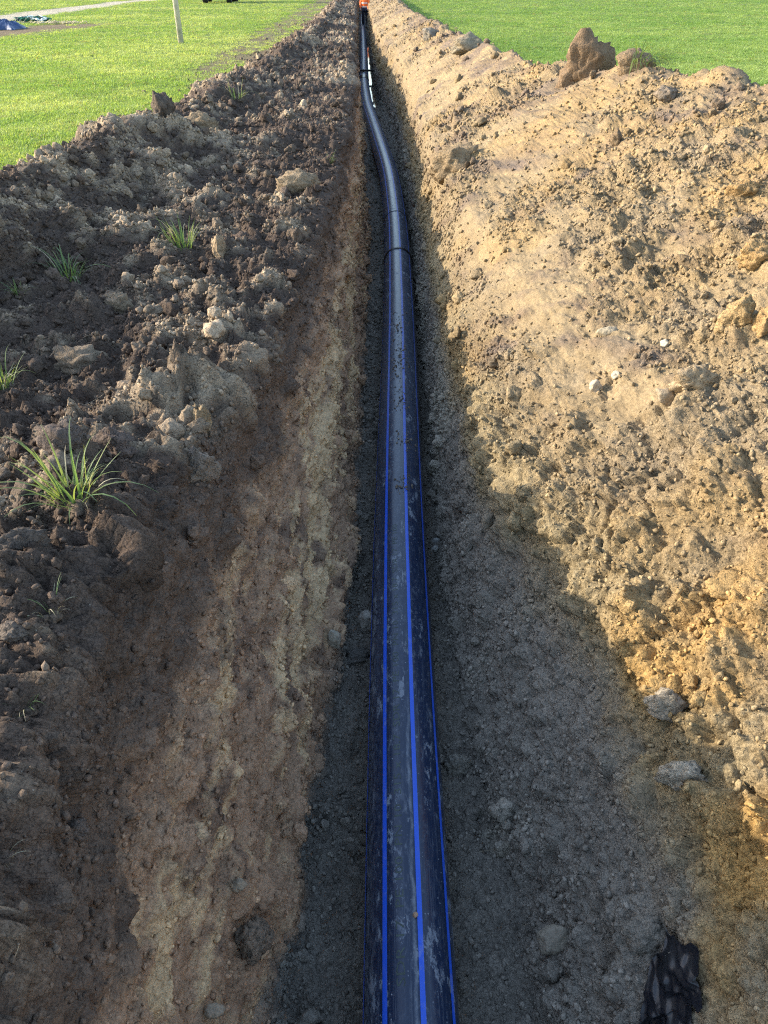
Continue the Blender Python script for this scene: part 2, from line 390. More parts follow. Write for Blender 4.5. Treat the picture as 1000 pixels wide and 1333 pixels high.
wall = lerp(wall, WALL_DARK, sstep(.10, .5, -strk2 * .6 + f2 * .6) * .75)
wall = lerp(wall, TOP_DAMP * 1.25, (1 - sstep(.14 + .08 * nearw, .26 + .08 * nearw, depth + .12 * f2 + .06 * f3)) * .9)
flo = lerp(np.broadcast_to(FLOOR, P.shape), CLAY * .6, sstep(.2, .7, f3 * .6 + f2 * .5) * .6)
lowr = lerp(np.broadcast_to(C(.235, .205, .165), P.shape), CLAY * 1.05, sstep(-.1, .5, f2 * .5 + f1 * .5 + sstep(5.4, 6.2, Q) * .45))
heap = lerp(np.broadcast_to(SAND, P.shape), BROWN, sstep(.0, .45, gv * .5 + f1 * .55 + f3 * .25 + .12 * sstep(7.6, 9, Q)) * .85)
heap = lerp(heap, C(.13, .098, .078), sstep(.22, .5, f2 * .7 + f1 * .4 + .15 * (Q > 8.2)) * .7)
heap = lerp(heap, OCHRE, sstep(.1, .5, fbm(S / .6, Yf / .6, 4, 450)) * .6)
heap = lerp(heap, GREY, sstep(.0, .5, fbm(S / .45, Yf / .45, 4, 460)) * .40 * (1 - sstep(6, 12, Yf)))
def sel(a, b, q0, q1): return lerp(a, b, sstep(q0, q1, Q + .10 * f2 + .05 * f3))
COLR = sel(bank, wall, 2.98, 3.12); COLR = sel(COLR, flo, 3.92, 4.02); COLR = sel(COLR, lowr, 4.98, 5.10)
COLR = sel(COLR, lerp(np.broadcast_to(C(.265, .205, .115), P.shape), OCHRE, sstep(-.1, .4, f1 + f2 * .5) * .7), 5.58, 5.95); COLR = sel(COLR, heap, 5.95, 6.5)  # sand over clay; join set at the shade edge, painting the sunlit part yellow
COLR = lerp(COLR, C(.40, .24, .08) * np.ones_like(COLR), sstep(5.5, 5.9, Q) * (1 - sstep(6.5, 7.3, Q + .3 * f2)) * sstep(-.35, .10, f1 * .6 + f2 * .5) * (1 - sstep(1.7, 2.7, Yf)) * .85)
COLR = (COLR * (1 + .12 * f3[..., None])).clip(.02, .7)

GRAIN = np.clip(1 - .72 * w_heap * (1 - coarse_r) - .35 * w_wl, .2, 1)
def col_of(a): return int(np.argmin(np.abs(q - a)))
cuts = [(0, 3.0, 'left_spoil_bank', 'low dark topsoil bank of loose clods along the trench'),
        (3.0, 4.0, 'left_trench_wall', 'scraped brown earth wall of the trench with tan streaks'),
        (4.0, 5.0, 'trench_floor', 'dark crumbly floor of the trench under the pipe'),
        (5.0, 7.0, 'right_trench_wall', 'grey clay trench wall slumped to a slope in front'),
        (7.0, 10.0, 'right_spoil_bank', 'tall sunlit heap of sandy subsoil along the trench')]
TERRAIN = []
for a, b, name, label in cuts:
    i0, i1 = col_of(a), col_of(b)
    me = grid_mesh(name, P[:, i0:i1 + 1], COLR[:, i0:i1 + 1], GRAIN[:, i0:i1 + 1])
    o = link(name, me, M_SOIL); tag(o, label, None, None, 'structure'); TERRAIN.append(o)

# ------------------------------------------------------------------ the fields either side
def field_sheet(name, label, side):
    fy = [-30., -12., -5.]
    while fy[-1] < 900:
        y = fy[-1]; fy.append(y + (.25 if y < 0 else min(40, .12 + .02 * y)))
    fy = np.array(fy)
    off = [0.]
    while off[-1] < 900: off.append(off[-1] + min(40, .10 + .03 * off[-1]))
    off = np.array(off)
    yc = np.clip(fy, -5, 78)
    edge = (kk('cl', yc) - .05) if side < 0 else (kk('cr', yc) + .10)
    FX = edge[:, None] + side * off[None, :]; FY = np.repeat(fy[:, None], len(off), 1)
    FZ = .02 * fbm(FX / 2.2, FY / 2.2, 4, 500) + .10 * fbm(FX / 30, FY / 30, 2, 510) * sstep(20, 60, np.hypot(FX, FY))
    if side < 0: FX, FY, FZ = FX[:, ::-1], FY[:, ::-1], FZ[:, ::-1]
    Pm = np.stack([FX, FY, FZ], -1)
    c = np.zeros(Pm.shape, np.float32) + C(.115, .165, .042)
    mud = mud_mask(FX, FY)
    c = lerp(c, C(.175, .128, .075), mud); c = lerp(c, C(.42, .37, .28), road_mask(FX, FY))
    c = c * (1 + .25 * fbm(FX / .3, FY / .3, 3, 520))[..., None]
    o = link(name, grid_mesh(name, Pm, c), M_FIELD); tag(o, label, None, None, 'structure'); return o

def mud_mask(x, y):
    """bare ground: the strip beside the left heap, a wheel track and a stripped patch by the tarpaulin"""
    w = .25 * fbm(x / .8, y / 1.6, 4, 530)
    foot = kk('cl', np.clip(y, -5, 78)) - .6
    m = (1 - sstep(.0, .7, foot - x + 2.2 * w)) * (x < 0)
    tr = -3.45 - .01 * np.clip(y - 14, 0, 60)
    m = np.maximum(m, .80 * (1 - sstep(.20, .85, np.abs(x - tr + 1.3 * w))) * sstep(13, 17, y) * sstep(-.95, -.05, fbm(x / .6, y / 1.0, 4, 540)))
    u = (x + 11.7) * .25 + (y - 29.6) * .97; v_ = (x + 11.7) * .97 - (y - 29.6) * .25
    d = np.hypot(u / 5.0, v_ / 1.5)
    m = np.maximum(m, (1 - sstep(.55, 1.15, d + w * 1.6 + .3 * fbm(x / .4, y / .8, 3, 545))))
    return np.clip(m, 0, 1)

def road_mask(x, y):
    return (1 - sstep(.8, 1.3, np.abs(x + 15.7 + .7 * fbm(x / 2, y / 5, 3, 550))))

mF, nt, b, out = new_mat('field_ground')
at = nd(nt, 'ShaderNodeAttribute', attribute_name='Col', attribute_type='GEOMETRY'); tc = nd(nt, 'ShaderNodeTexCoord')
n1 = noise_node(nt, tc.outputs['Object'], 3.0, 6, .7); n2 = noise_node(nt, tc.outputs['Object'], 30, 5, .7)
c = mixc(nt, 'MULTIPLY', 1.0, at.outputs['Color'], ramp(nt, n1.outputs[0], [(.3, .75), (.7, 1.25)]).outputs[0])
c = mixc(nt, 'MULTIPLY', 1.0, c, ramp(nt, n2.outputs[0], [(.3, .6), (.7, 1.4)]).outputs[0])
nt.links.new(c, b.inputs['Base Color']); b.inputs['Roughness'].default_value = .95; b.inputs['Specular IOR Level'].default_value = .2
bp = nd(nt, 'ShaderNodeBump'); bp.inputs['Strength'].default_value = 1; bp.inputs['Distance'].default_value = .05
nt.links.new(n2.outputs[0], bp.inputs['Height']); nt.links.new(bp.outputs[0], b.inputs['Normal'])
M_FIELD = mF
FIELD_L = field_sheet('left_field', 'level green field with a pale farm track and wheel marks', -1)
FIELD_R = field_sheet('right_field', 'even bright green field beyond the tall heap', 1)
end_me = grid_mesh('far_field', np.array([[[-3.3 + i * .22, y, -.02] for i in range(31)] for y in list(np.linspace(74, 120, 30)) + [300, 900]]),
                   np.zeros((32, 31, 3)) + C(.115, .165, .042))
tag(link('far_field', end_me, M_FIELD), 'green field past the far end of the trench', None, None, 'structure')

bpy.context.view_layer.update()
HITS = TERRAIN + [FIELD_L, FIELD_R]
F_PX = LENS / 36.0 * 1333
def ray(px, py):
    v = Vector(((px - 500) / F_PX, -(py - 666.5) / F_PX, -1.0)); v.rotate(cam.rotation_euler); return v.normalized()
def at_px(px, py):
    """where the line of sight through a photograph pixel meets the ground: point, normal, depth"""
    o, d = Vector(cam.location), ray(px, py); best = None
    for ob in HITS:
        ok, p, n, i = ob.ray_cast(o, d, distance=200)
        if ok and (best is None or (p - o).length < best[2]): best = (p.copy(), n.copy(), (p - o).length)
    fwd = Vector((0, 0, -1)); fwd.rotate(cam.rotation_euler)
    if best is None: raise RuntimeError(f'no ground at {px},{py}')
    if best[1].dot(d) > 0: best = (best[0], -best[1], best[2])
    return best[0], best[1], (best[0] - o).dot(fwd)
def project(p):
    v = np.asarray(p) - np.array(cam.location); th = R(PITCH)
    dep = v[..., 1] * math.cos(th) - v[..., 2] * math.sin(th); up = v[..., 1] * math.sin(th) + v[..., 2] * math.cos(th)
    return 500 + F_PX * v[..., 0] / np.maximum(dep, 1e-3), 666.5 - F_PX * up / np.maximum(dep, 1e-3), dep

# ------------------------------------------------------------------ lump and blade meshes
def lump_mesh(name, sub, seed, planes=11, rough=.16, fine=.05, squash=(1, 1, 1), round_=.5):
    bm = bmesh.new(); bmesh.ops.create_icosphere(bm, subdivisions=sub, radius=1.0)
    co = np.array([v.co[:] for v in bm.verts]); rg = np.random.default_rng(seed)
    n = rg.normal(size=(planes, 3)); n /= np.linalg.norm(n, axis=1, keepdims=True); d = rg.uniform(.62, 1.0, planes)
    dots = co @ n.T
    r = np.where(dots > .05, d / np.maximum(dots, .05), 9).min(1).clip(.45, 1.15)
    r = r * (1 - round_) + round_ * .85
    r = r * (1 + rough * vnoise3(co * 2.1 + seed, seed) + rough * .5 * vnoise3(co * 4.7 + seed, seed + 1) + fine * vnoise3(co * 10 + seed, seed + 2))
    if sub >= 4: r = r * (1 + fine * .8 * vnoise3(co * 21 + seed, seed + 3))
    co = co * r[:, None] * np.array(squash)
    for v, c_ in zip(bm.verts, co): v.co = c_
    return bm_mesh(name, bm)

def blade_mesh(name, length, width, bend, segs=5, seed=0):
    rg = random.Random(seed); bm = bmesh.new(); prev = None
    tw = rg.uniform(-.5, .5); ang = 0; p = Vector((0, 0, 0)); step = length / segs
    for i in range(segs + 1):
        f = i / segs; w = width * (1 - f ** 1.6) * .5 + .0004
        side = Vector((0, math.cos(tw * f), math.sin(tw * f)))
        up = Vector((-math.sin(ang), 0, math.cos(ang)))
        a = bm.verts.new(p - side * w); m_ = bm.verts.new(p - up.cross(side) * w * .35); b_ = bm.verts.new(p + side * w)
        if prev:
            bm.faces.new((prev[0], prev[1], m_, a)); bm.faces.new((prev[1], prev[2], b_, m_))
        prev = (a, m_, b_); ang += bend / segs * (0.4 + 1.2 * f); p = p + Vector((math.sin(ang), 0, math.cos(ang))) * step
    return bm_mesh(name, bm)

# ------------------------------------------------------------------ scattering
def gn_scatter(name, pts, rots, scales, cols, idx, variants, mat, label, smooth=True):
    """one 'stuff' object: variants (meshes) instanced on points"""
    coll = bpy.data.collections.new(name + '_shapes')
    for i, me in enumerate(variants):
        if len(me.materials) == 0: me.materials.append(mat)
        me.polygons.foreach_set('use_smooth', np.full(len(me.polygons), smooth))
        coll.objects.link(bpy.data.objects.new(f'{name}_shape_{i:02d}', me))
    n = len(pts); me = bpy.data.meshes.new(name); me.vertices.add(n); me.vertices.foreach_set('co', np.asarray(pts, np.float32).reshape(-1))
    for nm, typ, key, arr in (('rot', 'FLOAT_VECTOR', 'vector', rots), ('scl', 'FLOAT_VECTOR', 'vector', scales)):
        a = me.attributes.new(nm, typ, 'POINT'); a.data.foreach_set(key, np.asarray(arr, np.float32).reshape(-1))
    a = me.attributes.new('Col', 'FLOAT_COLOR', 'POINT'); a.data.foreach_set('color', np.concatenate([cols, np.ones((n, 1))], 1).astype(np.float32).reshape(-1))
    a = me.attributes.new('pick', 'INT', 'POINT'); a.data.foreach_set('value', np.asarray(idx, np.int32))
    me.materials.append(mat)
    o = bpy.data.objects.new(name, me); COL.objects.link(o)
    ng = bpy.data.node_groups.new(name, 'GeometryNodeTree')
    ng.interface.new_socket('Geometry', in_out='INPUT', socket_type='NodeSocketGeometry'); ng.interface.new_socket('Geometry', in_out='OUTPUT', socket_type='NodeSocketGeometry')
    gi, go = ng.nodes.new('NodeGroupInput'), ng.nodes.new('NodeGroupOutput')
    m2p = ng.nodes.new('GeometryNodeMeshToPoints'); ci = ng.nodes.new('GeometryNodeCollectionInfo'); iop = ng.nodes.new('GeometryNodeInstanceOnPoints')
    ci.inputs['Collection'].default_value = coll; ci.inputs['Separate Children'].default_value = True; ci.inputs['Reset Children'].default_value = True
    def attr(nm, typ):
        a = ng.nodes.new('GeometryNodeInputNamedAttribute'); a.data_type = typ; a.inputs[0].default_value = nm
        return [s for s in a.outputs if s.name == 'Attribute' and s.enabled][0]
    L = ng.links.new
    L(gi.outputs[0], m2p.inputs['Mesh']); L(m2p.outputs[0], iop.inputs['Points']); L(ci.outputs[0], iop.inputs['Instance'])
    iop.inputs['Pick Instance'].default_value = True
    L(attr('pick', 'INT'), iop.inputs['Instance Index']); L(attr('scl', 'FLOAT_VECTOR'), iop.inputs['Scale'])
    e2r = ng.nodes.new('FunctionNodeEulerToRotation'); L(attr('rot', 'FLOAT_VECTOR'), e2r.inputs[0]); L(e2r.outputs[0], iop.inputs['Rotation'])
    L(iop.outputs[0], go.inputs[0])
    md = o.modifiers.new('scatter', 'NODES'); md.node_group = ng
    tag(o, label, None, None, 'stuff')
    return o

# area of each ground vertex, and which lie in view
da = np.linalg.norm(np.cross(np.gradient(P0, axis=1), np.gradient(P0, axis=0)), axis=2)
PX, PY, DEP = project(P)
INVIEW = (PX > -60) & (PX < 1060) & (PY > -20) & (PY < 1420) & (DEP > .1)
SCRAP = (PX > 838) & (PX < 950) & (PY > 1215) & (DEP > .1)
def pick_points(density, n_max=None):
    """density: clods per square metre at every ground vertex"""
    lam = (density * da * INVIEW * ~SCRAP).reshape(-1); k = RNG.poisson(lam)
    ids = np.repeat(np.arange(lam.size), k); RNG.shuffle(ids)
    return ids if n_max is None else ids[:n_max]
PF, NF, CF, QF, YF = P.reshape(-1, 3), NN.reshape(-1, 3), COLR.reshape(-1, 3), Q.reshape(-1), Yf.reshape(-1)

LUMPS2 = [lump_mesh(f'clod_shape_{i}', 3, 40 + i, planes=9, rough=.28, fine=.16, round_=.2, squash=(1.15, .95, .85)) for i in range(8)]
LUMPS1 = [lump_mesh(f'crumb_shape_{i}', 1, 80 + i, planes=8, rough=.3, fine=.12, round_=.2, squash=(1.15, .95, .8)) for i in range(6)]
LUMPS3 = [lump_mesh(f'lump_shape_{i}', 3, 140 + i, rough=.20, fine=.10) for i in range(10)]
STONES3 = [lump_mesh(f'stone_shape_{i}', 3, 180 + i, planes=16, rough=.06, fine=.015, round_=.62) for i in range(6)]

# small crumbs everywhere
far = sstep(6, 16, Yf)
dens_s = (W([(0, .5), (2.9, 1.0), (3.05, .35), (3.9, .5), (4.0, 1.0), (5.05, 1.0), (5.5, .6), (6.5, .55), (7, .6), (9.5, .6), (10, .2)])
          * (.25 + .75 * (1 - sstep(.15, 1.0, Q - 0)) * 0 + .55 * sstep(-.3, .4, f2) + .7 * coarse_r * w_heap) * (1 - .45 * w_heap) * (1 - .80 * w_heap * (1 - coarse_r))
          * 5200 * (1 - sstep(4, 13, Yf) * .96))
ids = pick_points(dens_s)
s_ = (.003 + .011 * RNG.random(len(ids)) ** 3) * (1 + .10 * np.clip(YF[ids] - 3, 0, 12))
gn_scatter('soil_crumbs', PF[ids] + NF[ids] * (s_ * .35)[:, None], RNG.uniform(0, 6.28, (len(ids), 3)), s_[:, None] * RNG.uniform(.7, 1.25, (len(ids), 3)),
           CF[ids] * RNG.uniform(.85, 1.45, (len(ids), 1)), RNG.integers(0, 6, len(ids)), LUMPS1, M_CLOD, 'fine crumbs of soil strewn over banks, walls and floor', False)
N_CRUMB = len(ids)

# clods: the biggest in view become things of their own, the rest stay one mass
dens_m = W([(0, 90), (.6, 210), (2.9, 230), (3.05, 6), (3.7, 14), (3.9, 60), (4.0, 110), (5.05, 90), (5.4, 40), (6.5, 40), (7, 48), (9.5, 48), (10, 10)]) \
    * (.25 + 1.0 * sstep(-.2, .5, f1 * .4 + f2 * .7)) * (1 - .85 * w_heap * (1 - coarse_r)) * (1 - sstep(10, 40, Yf) * .7)
ids = pick_points(dens_m)
sz = .008 + .046 * RNG.random(len(ids)) ** np.where(QF[ids] < 3.05, 5.0, 3.4)
sz = np.where((QF[ids] > 4) & (QF[ids] < 5.1), np.minimum(sz, .042), sz)
pxs = sz / np.maximum(DEP.reshape(-1)[ids], .3)
order = np.argsort(-pxs); top, hid = [], []
PXF, PYF = PX.reshape(-1), PY.reshape(-1)
for j in order[:900]:
    i = ids[j]; o_ = Vector(cam.location); e_ = Vector(PF[i] + NF[i] * sz[j] * .5); d_ = e_ - o_; L_ = d_.length; d_.normalize()
    seen = 4 < PXF[i] < 996 and 4 < PYF[i] < 1329 and not any(ob.ray_cast(o_, d_, distance=L_ - .012)[0] for ob in TERRAIN)
    if seen and len(top) < 250: top.append(j)
    else: hid.append(j)
top = np.array(top); rest = np.concatenate([np.array(hid, int), order[900:]])
LANDMARKS = [(763, 78, 'the upright clod on the crest'), (826, 88, 'the grassy sod on the crest'), (592, 208, 'the long ochre block'), (972, 245, 'the highest ochre clod'),
    (963, 405, 'the upright ochre twin clods'), (984, 325, 'the broad ochre clod'), (905, 492, 'the squat brown clod'), (794, 430, 'the flat cream stone'), (802, 487, 'the round cream pebble'),
    (889, 998, 'the flat clay slab'), (872, 908, 'the cracked grey lump'), (725, 1220, 'the large round stone'), (832, 1206, 'the wide flat lump'), (890, 1280, 'the black plastic scrap'),
    (477, 803, 'the wedged pale stone'), (436, 826, 'the pale chip of stone'), (462, 848, 'the dark block by the pipe'), (568, 708, 'the pair of pale pebbles'), (149, 391, 'the sunlit round clod'),
    (210, 143, 'the pointed field edge clod'), (262, 160, 'the sunlit tan block'), (147, 573, 'the square topsoil block'), (256, 600, 'the crumbly clod atop the wall'), (262, 542, 'the tan upright clod'),
    (286, 325, 'the small stump of clay'), (100, 468, 'the wide sunlit clod'), (24, 700, 'the dark frame edge lump'), (388, 238, 'the clump at the trench edge'), (325, 1215, 'the split brown block'),
    (310, 1150, 'the rounded brown stone'), (278, 1312, 'the round lower edge stone'), (602, 992, 'the roundish clod by the pipe'), (658, 1105, 'the light clod by the pipe'), (96, 640, 'the biggest grass tuft'),
    (92, 350, 'the sprawling grass tuft'), (240, 310, 'the bright sunlit grass tuft'), (428, 208, 'the small tuft at the trench edge'), (66, 800, 'the thin tuft'), (36, 910, 'the drooping tuft'), (6, 500, 'the tuft cut by the frame'),
    (308, 128, 'the faint far tuft'), (521, 340, 'the weld ring on the pipe'), (541, 1196, 'the pebble on the pipe'), (520, 560, 'the crumbs on the pipe'), (640, 640, 'the ragged shade edge'), (760, 760, 'the lower shade line')]
sr = sz[rest]; ir = ids[rest]
gn_scatter('loose_clods', PF[ir] + NF[ir] * (sr * .35)[:, None], RNG.uniform(0, 6.28, (len(ir), 3)), sr[:, None] * RNG.uniform(.7, 1.3, (len(ir), 3)),
           CF[ir] * RNG.uniform(.75, 1.3, (len(ir), 1)), RNG.integers(0, 8, len(ir)), LUMPS2, M_CLOD, 'many smaller clods lying loose on the dug soil')
def region(qv, y):
    if qv < 3.05: return 'soil_clod', 'dark clod of topsoil lying loose on the low bank', 'clods loose on the low dark bank'
    if qv < 4.0: return 'soil_clod', 'brown clod clinging to the steep scraped trench wall', 'clods clinging to the scraped wall'
    if qv < 5.1: return 'soil_clod', 'dark clod lying on the trench floor beside the pipe', 'clods on the trench floor'
    if qv < 6.9: return 'clay_lump', 'grey clay lump on the slumped shaded trench side', 'clay lumps on the slumped trench side'
    return 'sandy_clod', 'sandy clod resting on the sunlit slope of the tall heap', 'clods on the sunlit heap'
RANK = ['nearest of several', 'second nearest', 'third nearest', 'fourth nearest', 'fifth nearest', 'sixth nearest', 'seventh nearest', 'eighth nearest', 'ninth nearest', 'tenth nearest', 'eleventh nearest', 'twelfth nearest']
todo = []
for j in top:
    i = ids[j]; nm, lab, grp = region(QF[i], YF[i]); s = float(sz[j])
    for lm in sorted(LANDMARKS, key=lambda l: math.hypot(l[0] - PXF[i], l[1] - PYF[i])):
        dx, dy = PXF[i] - lm[0], PYF[i] - lm[1]
        way = ('right of' if dx > 0 else 'left of') if abs(dx) > abs(dy) else ('below' if dy > 0 else 'above')
        if sum(1 for t_ in todo if t_[:3] == (lm[2], way, nm)) < len(RANK): break
    todo.append((lm[2], way, nm, math.hypot(dx, dy), j, grp))
LOOK = {'soil_clod': 'brown soil clod', 'clay_lump': 'grey clay lump', 'sandy_clod': 'tan sandy clod'}
todo.sort(key=lambda t_: t_[3]); seen_n = {}
tot = {}
for t_ in todo: tot[t_[:3]] = tot.get(t_[:3], 0) + 1
for lm, way, nm, dist, j, grp in todo:
    i = ids[j]; s = float(sz[j]); key = (lm, way, nm); r_ = seen_n[key] = seen_n.get(key, -1) + 1
    lab = f'loose {LOOK[nm]} {way} {lm}' + ('' if tot[key] == 1 else ', ' + (RANK[r_] if r_ < len(RANK) else f'number {r_ + 1} out from it'))
    o = link(nm, random.choice(LUMPS2), M_CLODOBJ)
    o.location = PF[i] + NF[i] * s * .3; o.rotation_euler = RNG.uniform(0, 6.28, 3); o.scale = s * RNG.uniform(.75, 1.25, 3)
    o.material_slots[0].link = 'OBJECT'; o.material_slots[0].material = M_CLODOBJ
    o['Col'] = [float(v) for v in CF[i] * RNG.uniform(.9, 1.4)]
    tag(o, lab, 'clod' if nm != 'clay_lump' else 'clay lump', grp)

dens_r = W([(0, 8), (2.9, 34), (3.05, 22), (3.5, 6), (4, 3), (6.5, 2), (10, 3)]) * (.3 + sstep(0, .4, f2)) * (1 - sstep(6, 14, Yf) * .8)
ids_r = pick_points(dens_r); nr_ = len(ids_r); sr_ = RNG.uniform(.25, .9, nr_)
FIB = [blade_mesh(f'fibre_shape_{i}', L, .0022, bnd, 7, 60 + i) for i, (L, bnd) in enumerate([(.10, 2.2), (.14, 1.2), (.08, 3.0), (.12, -1.8)])]
gn_scatter('root_fibres', PF[ids_r], np.stack([RNG.uniform(-1.9, 1.9, nr_), RNG.uniform(-1.9, 1.9, nr_), RNG.uniform(0, 6.28, nr_)], -1), np.repeat(sr_[:, None], 3, 1),
           C(.26, .215, .15) * RNG.uniform(.5, 1.4, (nr_, 1)), RNG.integers(0, 4, nr_), FIB, M_CLOD, 'dead roots and straws sticking out of the dug topsoil')

# ------------------------------------------------------------------ clods and stones one can point to
def put_lump(name, label, cat, px, py, w, h, col, stone=False, rz=None, sink=.36, deep=1.0, seed=0, sub=4, mesh=None, tilt=0.0, round_=None):
    """a lump seen w x h photograph pixels large at (px, py)"""
    p, n, dep = at_px(px, py + h * .25)
    k = dep / F_PX; a, b_ = w * k * .56, h * k * .56
    me = mesh or lump_mesh(name, sub, seed + 300, planes=11 if not stone else 18, rough=.22 if not stone else .12, fine=.13 if not stone else .035,
                           round_=(.15 if not stone else .25) if round_ is None else round_)
    o = link(name, me, M_STONE if stone else M_CLODOBJ)
    d = min(a, b_) * .5 + .5 * max(a, b_) * deep
    o.scale = (a, d * .8, b_); o.rotation_euler = (R(10), R(tilt), rz if rz is not None else random.uniform(-.3, .3))
    o.location = p + Vector((0, d * .15, 0)) + n * (b_ * (1 - 2 * sink))* .8
    o['Col'] = [float(v) for v in col]
    tag(o, label, cat); return o

TAN, DTOP, MTOP, PALE, GRY, OCH = (.3, .21, .12), (.10, .078, .06), (.17, .13, .095), (.46, .41, .33), (.30, .285, .25), (.31, .2, .09)
put_lump('soil_block', 'tall tan clod standing upright on the crest of the heap', 'clod', 763, 80, 60, 76, (.185, .128, .08), seed=1, tilt=18, deep=.9)
put_lump('soil_clod', 'small grey clod on the crest just right of the grassy sod', 'clod', 868, 122, 24, 22, (.2, .16, .12), seed=2)
put_lump('clay_block', 'long ochre clay block casting a shadow beside the trench edge', 'clay block', 592, 208, 66, 42, (.25, .18, .105), seed=4, tilt=-15)
put_lump('pale_rock', 'pale tan block on the far crest against the green field', 'rock', 615, 56, 40, 22, (.235, .195, .135), seed=5, sink=.38)
put_lump('pale_rock', 'blunt grey rock on the far crest, next along toward the orange worker', 'rock', 562, 43, 20, 16, (.20, .18, .15), seed=6, sink=.38)
put_lump('soil_clod', 'ochre clod high at the frame edge, above the other large ones', 'clod', 972, 245, 34, 24, OCH, seed=7)
put_lump('soil_clod', 'broad ochre clod at the frame edge above two upright ones', 'clod', 984, 325, 42, 32, OCH, seed=8)
put_lump('soil_clod', 'upright ochre clod with a narrow top, left of a twin', 'clod', 963, 405, 34, 52, (.33, .225, .11), seed=9)
put_lump('soil_clod', 'upright ochre clod cut by the frame edge', 'clod', 993, 412, 30, 48, (.33, .215, .1), seed=10)
put_lump('soil_clod', 'squat brown clod with a wide hollow of shade behind it', 'clod', 905, 492, 48, 40, (.34, .25, .15), seed=11)
put_lump('long_stone', 'long rounded stone leaning against the squat brown clod', 'stone', 872, 514, 46, 22, (.27, .21, .14), stone=True, seed=12, tilt=28)
put_lump('pale_stone', 'flat cream stone lying highest on the sunlit slope', 'stone', 794, 431, 28, 16, (.32, .265, .18), stone=True, seed=13)
put_lump('pebble', 'smooth white pebble alone above the squat clod', 'pebble', 865, 447, 11, 15, (.34, .30, .23), stone=True, seed=14)
put_lump('pebble', 'round cream pebble below the flat cream stone', 'pebble', 802, 487, 12, 12, (.44, .38, .28), stone=True, seed=15)
put_lump('pebble', 'small oval tan stone under the round cream pebble', 'pebble', 775, 503, 16, 22, (.38, .31, .22), stone=True, seed=16)
put_lump('clay_slab', 'flat grey clay slab at the edge of the sun and shade', 'clay slab', 889, 998, 50, 62, (.33, .285, .215), seed=17, deep=.25, sink=.42, tilt=35, round_=.1)
put_lump('clay_lump', 'cracked grey clay lump above the flat slab', 'clay lump', 872, 908, 42, 44, (.31, .26, .19), seed=18)
put_lump('stone', 'large round dusty stone in the shaded rubble near the black plastic', 'stone', 725, 1220, 42, 44, (.24, .205, .155), stone=True, seed=19)
put_lump('clay_lump', 'small rough lump just below the large round stone', 'clay lump', 722, 1258, 28, 26, (.2, .175, .14), seed=20)
put_lump('clay_lump', 'wide flat lump of clay above the black plastic', 'clay lump', 832, 1206, 52, 38, (.22, .19, .15), seed=21)
put_lump('stone', 'pale grey stone wedged against the pipe on the trench floor', 'stone', 477, 803, 26, 42, (.34, .31, .26), stone=True, seed=22)
put_lump('stone', 'pale chip of stone sticking out of the foot of the brown wall', 'stone', 436, 826, 18, 34, (.34, .30, .23), stone=True, seed=23)
put_lump('soil_clod', 'dark block of soil on the floor below the wedged pale stone', 'clod', 462, 848, 32, 28, (.12, .11, .095), seed=24)
put_lump('pebble', 'upper of two pale pebbles lying close beside the pipe', 'pebble', 568, 704, 13, 10, (.33, .32, .29), stone=True, seed=25)
put_lump('pebble', 'lower of two pale pebbles lying close beside the pipe', 'pebble', 565, 713, 10, 12, (.33, .32, .29), stone=True, seed=26)
put_lump('soil_clod', 'sunlit round clod alone among dark soil below two grass tufts', 'clod', 149, 391, 36, 30, (.24, .18, .12), seed=27)
put_lump('soil_clod', 'dark pointed clod with green on its side at the field edge', 'clod', 210, 143, 30, 36, DTOP, seed=28)
put_lump('soil_clod', 'sunlit tan block on the bank just below the pointed dark clod', 'clod', 262, 160, 46, 28, (.24, .18, .115), seed=29, sink=.4)
put_lump('soil_block', 'large dark square block of topsoil behind the biggest grass tuft', 'clod', 147, 573, 58, 58, (.12, .09, .072), seed=30)
put_lump('soil_block', 'large dark lump left of the square block of topsoil', 'clod', 92, 566, 52, 46, (.12, .092, .075), seed=31)
put_lump('soil_clod', 'crumbly grey brown clod at the top of the scraped wall', 'clod', 256, 600, 46, 42, (.21, .165, .125), seed=32)
put_lump('soil_clod', 'tan upright clod catching the sun above the scraped wall', 'clod', 262, 542, 26, 46, (.27, .2, .12), seed=33)
put_lump('soil_clod', 'small upright tan clod like a stump right of a grass tuft', 'clod', 286, 325, 17, 34, (.33, .24, .15), seed=34)
put_lump('soil_clod', 'wide sunlit crumbly clod above the square block of topsoil', 'clod', 100, 468, 74, 36, (.19, .145, .1), seed=35, sink=.38)
put_lump('soil_block', 'dark lump of topsoil at the frame edge below the biggest tuft', 'clod', 24, 700, 56, 50, (.10, .08, .065), seed=36)
put_lump('soil_block', 'pale topped lump at the frame edge halfway down', 'clod', 20, 815, 36, 32, (.13, .105, .085), seed=37)
put_lump('soil_clod', 'sunlit clump of tan clods on the edge of the trench', 'clod', 388, 238, 46, 30, (.26, .195, .125), seed=38, sink=.4)
put_lump('soil_clod', 'brown lump jutting from the scraped wall low down', 'clod', 96, 1080, 36, 24, (.13, .1, .08), seed=39)
put_lump('stone', 'rounded brown stone in the crevice at the foot of the wall', 'stone', 310, 1150, 20, 20, (.25, .2, .14), stone=True, seed=40)
put_lump('soil_block', 'brown block split off the foot of the scraped wall', 'clod', 325, 1215, 42, 80, (.21, .16, .115), seed=41)
put_lump('stone', 'round stone at the lower frame edge by the wall foot', 'stone', 278, 1312, 26, 26, (.26, .21, .15), stone=True, seed=42)
put_lump('clay_lump', 'roundish clod among the rubble right of the pipe', 'clay lump', 602, 992, 30, 26, (.2, .18, .145), seed=43)
